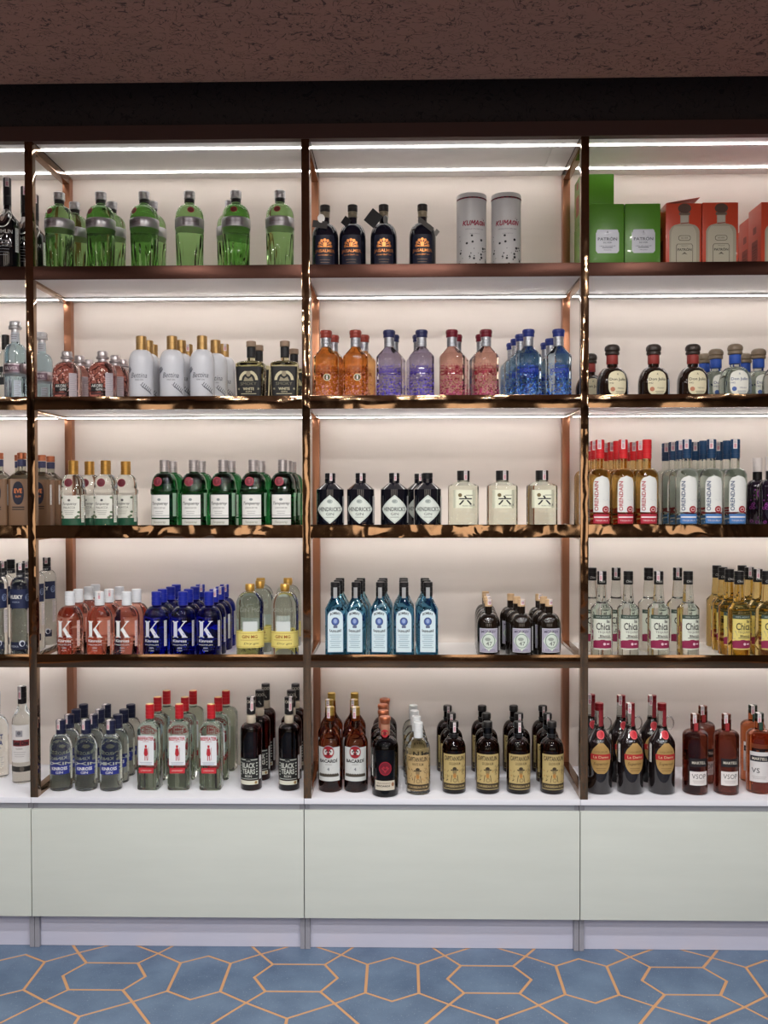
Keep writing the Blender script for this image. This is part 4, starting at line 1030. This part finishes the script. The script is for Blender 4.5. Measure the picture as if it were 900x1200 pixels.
def chica(color, g, cols, paperc, extra=''):
    kd = Kind('long_neck_tequila_bottle', 'bottle', '%s long necked tequila bottle with maroon footed label' % color, '%s long necked tequila bottles' % color)
    pf = bottle_prof(12.6, h(714), h(705), 6.0, h(678), sh='ogee', extra=[(h(757), 12.6)])
    rows = [r for r in pf.rows if r[0] < h(706)]+[(h(704), 6.4, 6.4, 2), (h(684), 4.9, 4.9, 2), (h(676), 4.8, 4.8, 2)]
    pf = Prof(rows); kd.part('body', pf.mesh('body', g))
    kd.part('cap', lathe('cap', cap_pts(h(685.4), h(670), 5.5, 2), plastic(24, 24, 25)))
    kd.part('cap_lettering', Art(Prof([(0, 5.5, 5.5, 2), (200, 5.5, 5.5, 2)]), .15).text('Chica', 0, h(681.5), 2.6, ink(206, 206, 200), 7, 0, .3).mesh('cap_lettering'))
    lb = kd.art('label', Art(pf, .25).rect(-11.5, 11.5, h(760), h(720), paper(*paperc), 0, 1).rect(-11.5, 11.5, h(724.6), h(720), ink(60, 76, 66), 1).shape(0, h(758.6), h(748.5), lambda t: 11.5 if t < .8 else 11.5-9*((t-.8)/.2)**2, ink(138, 36, 74), 1))
    a = Art(pf, .25).text('la', 6.5, h(727.3), 3.4, ink(50, 40, 44), 4, .02).text('Chica', .8, h(733.2), 8.4, ink(34, 28, 30), 16.5, .015).text('TEQUILA', 2, h(740), 2.8, ink(70, 64, 66), 15).text('Blanco', 3, h(744.2), 2.6, ink(60, 40, 44), 12, .02).rect(-5, 10, h(746.9), h(746.2), ink(60, 66, 60), 2).ell(2, h(753.6), 1.5, 1.5, ink(230, 200, 210), 2).rect(4.5, 8, h(754.4), h(752.8), ink(230, 200, 210), 2).text('100% AGAVE', 0, h(722.3), 1.4, ink(206, 214, 206), 16)
    if extra: a.poly([(-11.4, h(742)), (-8, h(738)), (-6, h(744)), (-9, h(748)), (-11.4, h(748))], ink(140, 140, 132), 1)
    kd.art('lettering', a, lb); stamp_part(kd, 5.55, h(681), h(670.2), -1.5, 1.8)
    place(kd, 3, cols, [.06, .225] if not extra else [.06, .155, .25, .345], None, .35, 50)
chica('clear', glass(246, 250, 246), [[705.2, 693.8], [736.2, 722], [771.8, 760], [806.3, 794]], (214, 220, 206))
chica('golden', glass(246, 222, 150), [[866, 854.5, 847, 840], [898.5, 888, 878, 869.5]], (222, 206, 120), 'gold')

# ================================================================ COUNTER (bottles stand on the countertops)
PX = 0.00333
h = hh(911)
kd = Kind('printed_vodka_bottle', 'bottle', 'clear vodka bottle with blue printed lettering at the left picture edge', 'clear vodka bottle with printed lettering')
pf = bottle_prof(14.6, h(853), h(836), 5.2, h(816), sh='dome'); kd.part('body', pf.mesh('body', CLEAR)); kd.part('cap', lathe('cap', cap_pts(h(822), h(806), 5.4, 1), foil(190, 192, 200)))
kd.art('lettering', Art(pf, .25).text('ABSOLUT', 0, h(860), 6, ink(40, 54, 110), 25, .03).text('VODKA', 2, h(867.5), 6, ink(40, 54, 110), 20, .03).lines(0, h(874), 3, 2.4, 20, ink(90, 100, 140), .6))
sticker(kd, pf, 8, 14, h(898), h(884), (226, 220, 210))
place(kd, 4, [[(-4.5, .27)]], [.27], None, 0, 30)

h = hh(919)
kd = Kind('dutch_vodka_bottle', 'bottle', 'tall clear vodka bottle with white label and black foot band', 'tall clear vodka bottle on the counter')
pf = bottle_prof(12.2, h(846), h(824), 5, h(812), sh='ogee'); kd.part('body', pf.mesh('body', CLEAR)); kd.part('cap', lathe('cap', cap_pts(h(824), h(803), 5.1, 2), plastic(26, 24, 26)))
lb = kd.art('label', Art(pf, .25).rect(-12, 12, h(893), h(848), paper(218, 216, 214)))
a = Art(pf, .25).rect(-4, 4, h(862), h(854.5), ink(150, 150, 156), 1).ell(0, h(857.6), 2.2, 2.2, ink(100, 100, 108), 2).rect(-8.5, 12, h(873.5), h(866), ink(120, 40, 46), 1).text('Ketel One', 1, h(869.5), 5.4, ink(30, 24, 26), 19, .04, lay=3).text('VODKA', 0, h(876.6), 1.8, ink(90, 80, 80), 8).lines(0, h(881), 3, 2.6, 15, ink(160, 156, 156), .5)
kd.art('lettering', a, lb)
lb = kd.art('foot_band', Art(pf, .25).rect(-14, 14, h(904.5), h(898), ink(40, 38, 36)).ell(3, h(901), 2.6, 3.2, ink(90, 84, 76), 1)); stamp_part(kd, 5.15, h(818), h(803.2), -1.4, 1.8)
place(kd, 4, [[(26.5, .20)]], [.2], None, 1, 30)

h = hh(927)
kd = Kind('blue_label_gin_bottle', 'bottle', 'clear round gin bottle with blue label and navy cap', 'clear gin bottles with blue labels')
pf = bottle_prof(13.0, h(880), h(862), 5.2, h(856), extra=[(h(918), 13.0)]); kd.part('body', pf.mesh('body', CLEAR))
kd.part('cap', lathe('cap', cap_pts(h(861.5), h(845.4), 5.7, 2), plastic(28, 32, 58)))
lb = kd.art('label', Art(pf, .25).shape(1, h(907), h(896), lambda t: 12.2, ink(36, 48, 130), 0, 3, 10))
kd.art('lettering', Art(pf, .25).text('KINROSS', 1, h(900), 3.8, WHITE_INK, 18, .02).text('GIN', 1, h(904.5), 2.8, WHITE_INK, 8), lb)
sticker(kd, pf, 15, 19.5, h(914), h(880), (212, 214, 200)); stamp_part(kd, 5.75, h(856), h(845.6), -1.8, 1.9)
place(kd, 4, [[71.7, 81.5, 89.5, 97.6], [101, 109.7, 117.6, 125.2], [130, 138.2, 145.5, 153.5]], [.110, .200, .290, .380], None, .6, 30)

h = hh(925)
kd = Kind('red_capped_gin_bottle', 'bottle', 'square clear gin bottle with red cap and white label', 'square gin bottles with red caps')
pf = bottle_prof(13.0, h(855), h(845.5), 4.8, h(838), b=12, n=6.5, nn=2.2, sh='dome'); kd.part('body', pf.mesh('body', glass(226, 236, 222)))
kd.part('cap', lathe('cap', cap_pts(h(842), h(825.4), 5.0, 3), plastic(186, 36, 44)))
kd.part('cap_top', lathe('cap_top', [(h(825.5), 4.4), (h(825.1), 4.2)], foil(224, 190, 130)))
lb = kd.art('label', Art(pf, .25).rect(-10.4, 8.6, h(895), h(860), paper(224, 228, 232)))
RD = ink(176, 38, 50); a = Art(pf, .25).text('BEEFEATER', -.9, h(863.5), 4.2, RD, 19, .03).text('LONDON', -.9, h(867), 1.3, RD, 7)
# small red guard figure printed on the label
a.ell(-.9, h(873.2), 1.3, 1.4, RD, 2).rect(-2.1, .3, h(872.4), h(871.2), RD, 3).poly([(-3.4, h(881.5)), (-2.6, h(875)), (.8, h(875)), (1.6, h(881.5)), (.6, h(884)), (-2.4, h(884))], RD, 2).line((-1.9, h(884)), (-2.0, h(889.5)), .9, RD, 2).line((.1, h(884)), (.6, h(889.5)), .9, RD, 2).line((2.2, h(874)), (2.0, h(889)), .4, RD, 2)
a.lines(-.9, h(892), 2, 1.6, 15, ink(150, 156, 176), .5); kd.art('lettering', a, lb)
lb = kd.art('foot_label', Art(pf, .25).rect(-9.6, 8, h(904.5), h(898), ink(186, 40, 50)))
kd.art('foot_lettering', Art(pf, .25).text('LONDON DRY', -.8, h(901.3), 1.9, ink(236, 206, 200), 13), lb)
place(kd, 4, [[175.8, 185, 195.5], [210.4, 217, 226.5], [247.8, 256, 265]], [.125, .25, .375], None, 0, 35)

h = hh(925)
kd = Kind('dark_rum_bottle', 'bottle', 'dark rum bottle with black and silver label', 'dark rum bottles with silver lettering')
pf = bottle_prof(12.6, h(856), h(847), 4.9, h(838)); kd.part('body', pf.mesh('body', glass(70, 20, 16)))
kd.part('cap', lathe('cap', cap_pts(h(836.5), h(816.4), 5.3, 2), plastic(26, 25, 26)))
a = Art(Prof([(0, 5.3, 5.3, 2), (200, 5.3, 5.3, 2)]), .15)
for i in range(5): a.ring(-6+i*3.3, h(821.5), 1.5, 1.8, .5, ink(190, 184, 170), 1)
a.line((-1, h(829)), (2, h(833)), .8, ink(180, 176, 166)); kd.art('cap_print', a)
kd.part('neck_label', lathe('neck_label', [(h(847), 5.1), (h(846.6), 5.3), (h(838), 5.3), (h(837.6), 5.1)], paper(196, 184, 164)))
lb = kd.art('label', Art(pf, .25).rect(-13, 11, h(912), h(886.5), paper(26, 28, 28)))
SG = ink(186, 190, 182); a = Art(pf, .25).text('BLACK', -1, h(895), 6.2, SG, 16, .03).text('TEARS', -1, h(902), 6.0, SG, 16, .03).text('RON', -1, h(907.5), 2.8, SG, 8, .02).rect(-12, 10, h(888.8), h(887.8), SG, 1).rect(-12, 10, h(911), h(910.4), SG, 1).ell(-1, h(889.6), 3.6, 2.4, paper(26, 28, 28), 2).text('CUBA', -1, h(889.6), 1.6, SG, 5, lay=3)
for uu in (-11.4, 9.2): a.lines(uu, h(893), 5, 3.4, 2.2, SG, 1.4)
kd.art('lettering', a, lb)
lb = kd.art('foot_label', Art(pf, .25).rect(-13, 11, h(917.5), h(912.8), paper(206, 206, 190)).ell(8, h(915.2), 1.6, 1.8, ink(150, 120, 70), 1))
sticker(kd, pf, 12.5, 16.5, h(912), h(884), (206, 206, 204)); stamp_part(kd, 5.35, h(832), h(816.6), 2.2, 1.7)
place(kd, 4, [[294.4, 304.5, 311.5], [338.8, 341.5, 346.5]], [.125, .25, .375], None, .4, 35)

h = hh(928)
kd = Kind('gold_rum_bottle', 'bottle', 'amber rum bottle with gold cap and red disc label', 'amber rum bottles with gold caps')
pf = bottle_prof(14.2, h(872), h(855), 5.2, h(842), sh='cone'); rows = [r for r in pf.rows if r[0] <= h(872)+.01]+[(h(869.5), 13.8, 13.8, 2), (h(866), 12.2, 12.2, 2), (h(858), 6.8, 6.8, 2), (h(855), 5.6, 5.6, 2), (h(840), 5.0, 5.0, 2)]
pf = Prof(rows); kd.part('body', pf.mesh('body', glass(166, 88, 48)))
kd.part('cap', lathe('cap', cap_pts(h(846), h(830.4), 5.0, 3), foil(204, 172, 88)))
lb = kd.art('label', Art(pf, .25).rect(-14.6, 14.6, h(914.5), h(875), paper(204, 208, 206)))
a = Art(pf, .25).ell(0, h(880.5), 7.4, 7.8, foil(190, 190, 190), 1).ell(0, h(880.5), 6.6, 7, ink(150, 30, 40), 2).poly([(-4, h(880)), (-1.5, h(877.5)), (0, h(879.5)), (1.5, h(877.5)), (4, h(880)), (1.4, h(882)), (0, h(885)), (-1.4, h(882))], ink(60, 16, 20), 3)
a.text('BACARD\u00cd', 0, h(890.5), 4.8, ink(28, 28, 32), 22, .03).text('A\u00d1EJO', 0, h(895), 1.5, ink(90, 90, 90), 8).text('4', 0, h(900.4), 3.8, ink(50, 60, 80)).rect(-13, 13, h(909.5), h(907), ink(54, 50, 44), 1)
for i in range(9): a.ell(-11+i*2.75, h(907.5), 1.5, 1.9, ink(70, 64, 54), 2)
a.line((-13, h(903)), (-5, h(899)), .8, ink(130, 136, 136)); a.line((13, h(903)), (5, h(899)), .8, ink(130, 136, 136)); kd.art('lettering', a, lb)
stamp_part(kd, 5.05, h(843), h(830.6), -1.4, 1.9)
place(kd, 4, [[387.2, 386, 386], [417, 415, 413.6]], [.115, .245, .372], None, .7, 35)

h = hh(931)
kd = Kind('reserve_rum_bottle', 'bottle', 'dark reserve rum bottle with red emblem and cream label', 'dark reserve rum bottles')
pf = bottle_prof(15.4, h(877), h(864), 5.2, h(852)); kd.part('body', pf.mesh('body', glass(60, 18, 20)))
kd.part('stopper', lathe('stopper', [(h(849), 5.6), (h(848.6), 5.9), (h(845.4), 5.9), (h(845), 6.6), (h(842), 6.7), (h(841), 6)], foil(190, 116, 84)))
kd.part('neck_label', lathe('neck_label', [(h(862), 5.4), (h(861.6), 5.6), (h(850), 5.6), (h(849.4), 5.4)], paper(170, 120, 96)))
kd.art('seal', Art(Prof([(0, 5.6, 5.6, 2), (200, 5.6, 5.6, 2)]), .2).ell(0, h(859.5), 4.4, 4.6, ink(176, 40, 50)).ell(0, h(859.5), 2, 2.2, ink(120, 26, 34), 1))
kd.art('emblem', Art(pf, .25).ell(1, h(897.5), 7.4, 8, ink(150, 26, 44)).ell(1, h(897.5), 6.2, 6.8, ink(110, 20, 36), 1).poly([(-3.4, h(897.5)), (-.8, h(894.6)), (1, h(897)), (2.8, h(894.6)), (5.4, h(897.5)), (2.6, h(899.8)), (1, h(903)), (-.6, h(899.8))], ink(170, 40, 56), 2))
lb = kd.art('label', Art(pf, .25).rect(-11.6, 12.6, h(922.6), h(911.6), paper(206, 198, 180)))
kd.art('lettering', Art(pf, .25).text('GRAN RESERVA', -1, h(914.4), 1.5, ink(90, 84, 70), 16).text('BACARD\u00cd', -1.5, h(917.4), 2.4, ink(60, 56, 50), 16, .03).ell(10, h(916), 1.8, 2.4, ink(150, 110, 80), 1), lb)
sticker(kd, pf, -20, -16, h(908), h(884), (206, 206, 200))
place(kd, 4, [[451.2, 449.3, 449.3, 450.8]], [.070, .1735, .277, .3795], None, 0, 35)

def captain(color, name, g, capm, lab, cols, ys, desc, grp, stampy=.5):
    kd = Kind(name, 'bottle', desc, grp)
    pf = bottle_prof(13.9, h(879), h(864.5), 4.8, h(852)); kd.part('body', pf.mesh('body', g))
    kd.part('cap', lathe('cap', [(h(864.8), 4.9), (h(861.5), 5.3), (h(860.5), 5.3), (h(859.8), 4.7), (h(853), 4.8), (h(852.4), 5.5), (h(847), 5.5), (h(846), 4.9)] if color == 'dark' else cap_pts(h(864), h(846), 5.4, 1), capm))
    lb = kd.art('label', Art(pf, .25).rect(-15, 15, h(922.5), h(881.5), paper(*lab)))
    a = Art(pf, .25); K = ink(58, 48, 34); T2 = ink(*[int(v*.72) for v in lab]); OC = ink(176, 124, 62)
    a.text('CAPITAN', -5.4, h(886.3), 5.4, K, 14.5, .02).text('KUN', 7.4, h(886.3), 5.4, K, 9, .02).text('GOLDEN RUM' if color == 'dark' else 'WHITE RUM', 0, h(892.2), 3.2, ink(90, 76, 50), 13, .01)
    a.ell(0, h(899.6), 4.6, 1.1, K, 2).ell(0, h(898), 2.3, 2, K, 2).ell(0, h(902.2), 2.2, 2.5, T2, 3).poly([(-4.6, h(914)), (-3.4, h(905.5)), (3.4, h(905.5)), (4.6, h(914))], K, 2).ell(0, h(906), 1.8, 3, OC, 3).ring(.5, h(911.4), 2.4, 2.4, .8, T2, 4)
    for i in range(34):
        uu = R.choice([-1, 1])*R.uniform(5.2, 13.6); zz = h(R.uniform(894, 914)); a.line((uu, zz), (uu+R.uniform(-2.2, 2.2), zz+R.uniform(-2.6, 2.6)), R.uniform(.5, .9), R.choice([T2, T2, K, OC]), 1)
    a.line((-13.6, h(890)), (-9, h(884)), .9, OC); a.line((13.6, h(890)), (9, h(884)), .9, OC)
    a.rect(-14.6, 14.6, h(921.8), h(915.4), K, 1).text('CARIBBEAN RUM', 0, h(918.6), 2.6, ink(*lab), 24, .01, lay=3)
    kd.art('lettering', a, lb); stamp_part(kd, 5.55, h(858), h(846.3), .4, 1.6)
    place(kd, 4, cols, ys, None, stampy, 35)
h = hh(928)
captain('clear', 'clear_captain_rum_bottle', CLEAR, plastic(222, 226, 226), (190, 164, 116), [[490.2, 488, 486, 484.4]], [.086, .182, .278, .374], 'clear rum bottle with tan illustrated label and white cap', 'clear rum bottles with tan labels', 0)
captain('dark', 'dark_captain_rum_bottle', glass(58, 26, 18), plastic(26, 25, 25), (186, 166, 112), [[532, 529, 524.5], [571.5, 570, 565], [607.5, 608, 602], [646.7, 641.5, 636]], [.10, .235, .37], 'dark rum bottle with tan illustrated label and black stopper', 'dark rum bottles with tan labels', .6)

h = hh(928)
kd = Kind('handled_liqueur_bottle', 'bottle', 'black bottle with glass loop handle and gold oval label', 'black bottles with loop handles')
pf = bottle_prof(15.2, h(872), h(850), 5.2, h(849.8), sh='ogee'); kd.part('body', pf.mesh('body', dark(22, 15, 16)))
kd.part('neck', lathe('neck', [(h(853), 6.2), (h(848), 5.3), (h(836), 5.1), (h(832), 5.1)], glass(210, 214, 210)))
kd.part('cap', lathe('cap', cap_pts(h(833), h(824.4), 5.2, 1), foil(150, 40, 46)))
np_ = Prof([(0, 5.6, 5.6, 2), (200, 5.6, 5.6, 2)])
kd.art('neck_strip', Art(np_, .1).rect(-.8, 4.6, h(851), h(832), paper(130, 30, 40)))
b = MB(); rg, ns = 18, 8
cx0, cz0, Rr, rr = 8.6, h(848), 6.6, .8
vs = [((cx0+(Rr*.8+rr*math.cos(q*2*PI/ns))*math.cos(p*2*PI/rg))*PX, rr*math.sin(q*2*PI/ns)*PX, (cz0+(Rr*1.15+rr*math.cos(q*2*PI/ns))*math.sin(p*2*PI/rg))*PX) for p in range(rg) for q in range(ns)]
b.add(vs, [(p*ns+q, ((p+1) % rg)*ns+q, ((p+1) % rg)*ns+(q+1) % ns, p*ns+(q+1) % ns) for p in range(rg) for q in range(ns)], glass(220, 222, 220)); kd.part('loop_handle', b.mesh('loop_handle', True, 60))
kd.art('seal', Art(pf, .35).ell(1, h(859.6), 4.4, 4.6, ink(190, 36, 50)).ring(1, h(859.6), 4.4, 4.6, 1, ink(220, 90, 96), 1))
lb = kd.art('label', Art(pf, .25).shape(1, h(903.5), h(868), lambda t: 12.2*math.sqrt(max(.02, 1-((t-.47)/.5)**2)) if t < .80 else 12.2*.751*(1-.72*((t-.80)/.20)), paper(172, 140, 84), 0, 20, 8))
a = Art(pf, .25).rect(-11.4, 13.4, h(887.5), h(881), ink(176, 42, 44), 1).poly([(-3.6, h(874.8)), (1, h(869)), (5.6, h(874.8))], ink(170, 44, 44), 1).text('La Dame', 1, h(884.2), 3, ink(220, 190, 150), 18, .01).text('LIQUEUR', 1, h(878.3), 2, ink(90, 70, 40), 15).text('Superior', 1, h(892.3), 4.4, ink(80, 60, 34), 17, 0, .3).lines(1, h(897.5), 2, 2.4, 12, ink(120, 94, 56), .6)
kd.art('lettering', a, lb); sticker(kd, pf, -21, -17, h(892), h(862), (214, 212, 208)); stamp_part(kd, 5.3, h(836), h(824.6), -2.4, 2)
place(kd, 4, [[702, (692.5, .26)], [738.5, 727.8], [775.5, 764.2]], [.105, .245], None, .8, 40)

h = hh(931)
def cognac(name, desc, g, cols, ys, vs):
    kd = Kind(name, 'bottle', desc, desc+'s')
    pf = bottle_prof(14.4, h(865), h(858), 5.4, h(846), sh='dome'); kd.part('body', pf.mesh('body', g))
    kd.part('cap', lathe('cap', cap_pts(h(849), h(839.4), 5.2, 1), foil(130, 70, 50) if not vs else foil(60, 70, 60)))
    kd.art('neck_strip', Art(Prof([(0, 5.5, 5.5, 2), (200, 5.5, 5.5, 2)]), .2).rect(-2.2, 2.2, h(860), h(849.2), paper(150, 40, 44) if not vs else paper(40, 70, 56)))
    a = Art(pf, .25); G = ink(206, 200, 186)
    if not vs:
        lb = kd.art('label', Art(pf, .25).rect(-9, 12, h(919.5), h(903.5), paper(224, 220, 218)))
        kd.art('lettering', Art(pf, .25).text('VSOP', 1.5, h(909), 5.4, ink(40, 36, 40), 16, -.005).lines(1.5, h(914.5), 2, 2, 14, ink(170, 160, 160), .5), lb)
        lb = kd.art('name_band', Art(pf, .25).rect(-9, 12, h(898), h(888.5), ink(28, 24, 28)))
        kd.art('name_lettering', Art(pf, .25).text('MARTELL', 1.5, h(893.2), 3.2, G, 16, .02), lb)
    else:
        lb = kd.art('label', Art(pf, .25).rect(-16, 8, h(917), h(882), paper(214, 212, 212)))
        kd.art('lettering', Art(pf, .25).rect(-15.5, 6, h(893), h(886.5), ink(32, 32, 44), 1).text('MARTELL', -4.5, h(889.8), 3.2, G, 17, .02).text('VS', -9, h(903.5), 5.6, ink(50, 50, 56), 9).lines(-5, h(911), 2, 2, 16, ink(170, 166, 166), .5), lb)
    stamp_part(kd, 5.3, h(850), h(839.6), -1.6, 2); place(kd, 4, cols, ys, None, .8, 35)
cognac('square_cognac_bottle', 'dark amber cognac bottle with white square label', glass(130, 62, 42), [[814.5, 823.5], [851, None]], [.10, .235], False)
cognac('pale_cognac_bottle', 'light amber cognac bottle with white label turned sideways', glass(188, 108, 66), [[889.5, 882]], [.115, .25], True)

# ---------------------------------------------------------------- let neighbours stand clear of one another
def settle():
    info = []
    roots = [o for o in bpy.data.objects if o.parent is None and o.type == 'EMPTY' and o.get('category') == 'bottle']
    for o in roots:
        body = [c for c in o.children if c.name.startswith(('body', 'wood_wrap'))]
        w = max(max(abs(v.co.x) for v in c.data.vertices) for c in body); d = max(max(abs(v.co.y) for v in c.data.vertices) for c in body)
        sq = o.name.startswith(('red_capped', 'sky_blue', 'white_rum', 'amber_rum'))
        info.append([o, w+.0012, d+.0012, sq])
    for it in range(60):
        moved = False
        for i in range(len(info)):
            for j in range(i):
                a, b = info[i], info[j]
                if abs(a[0].location.z-b[0].location.z) > .1: continue
                dx = a[0].location.x-b[0].location.x; dy = a[0].location.y-b[0].location.y
                ox = a[1]+b[1]-abs(dx); oy = a[2]+b[2]-abs(dy)
                if ox <= 0 or oy <= 0: continue
                if not (a[3] or b[3]):
                    r = (a[1]+b[1]); q = math.hypot(dx, dy)
                    if q >= r: continue
                    p = (r-q)/2+.0001; ux, uy = (dx/q, dy/q) if q > 1e-5 else (1, 0)
                    mx, my = ux*p, uy*p
                elif ox < oy: mx, my = math.copysign(ox/2+.0001, dx), 0
                else: mx, my = 0, math.copysign(oy/2+.0001, dy)
                for t, s in ((a, 1), (b, -1)):
                    o = t[0]; o.location.x += s*mx; o.location.y = min(max(o.location.y+s*my, t[2]+.008), WALLY-t[2]-.003)
                moved = True
        for o, w, d, sq in info:          # keep each bottle between the frames of its bay
            k = math.floor((o.location.x-PW/2)/W); lo, hi = k*W+PW+w+.001, (k+1)*W-w-.001
            if o.location.x < lo: o.location.x = lo; moved = True
            if o.location.x > hi: o.location.x = hi; moved = True
        if not moved: break
settle()
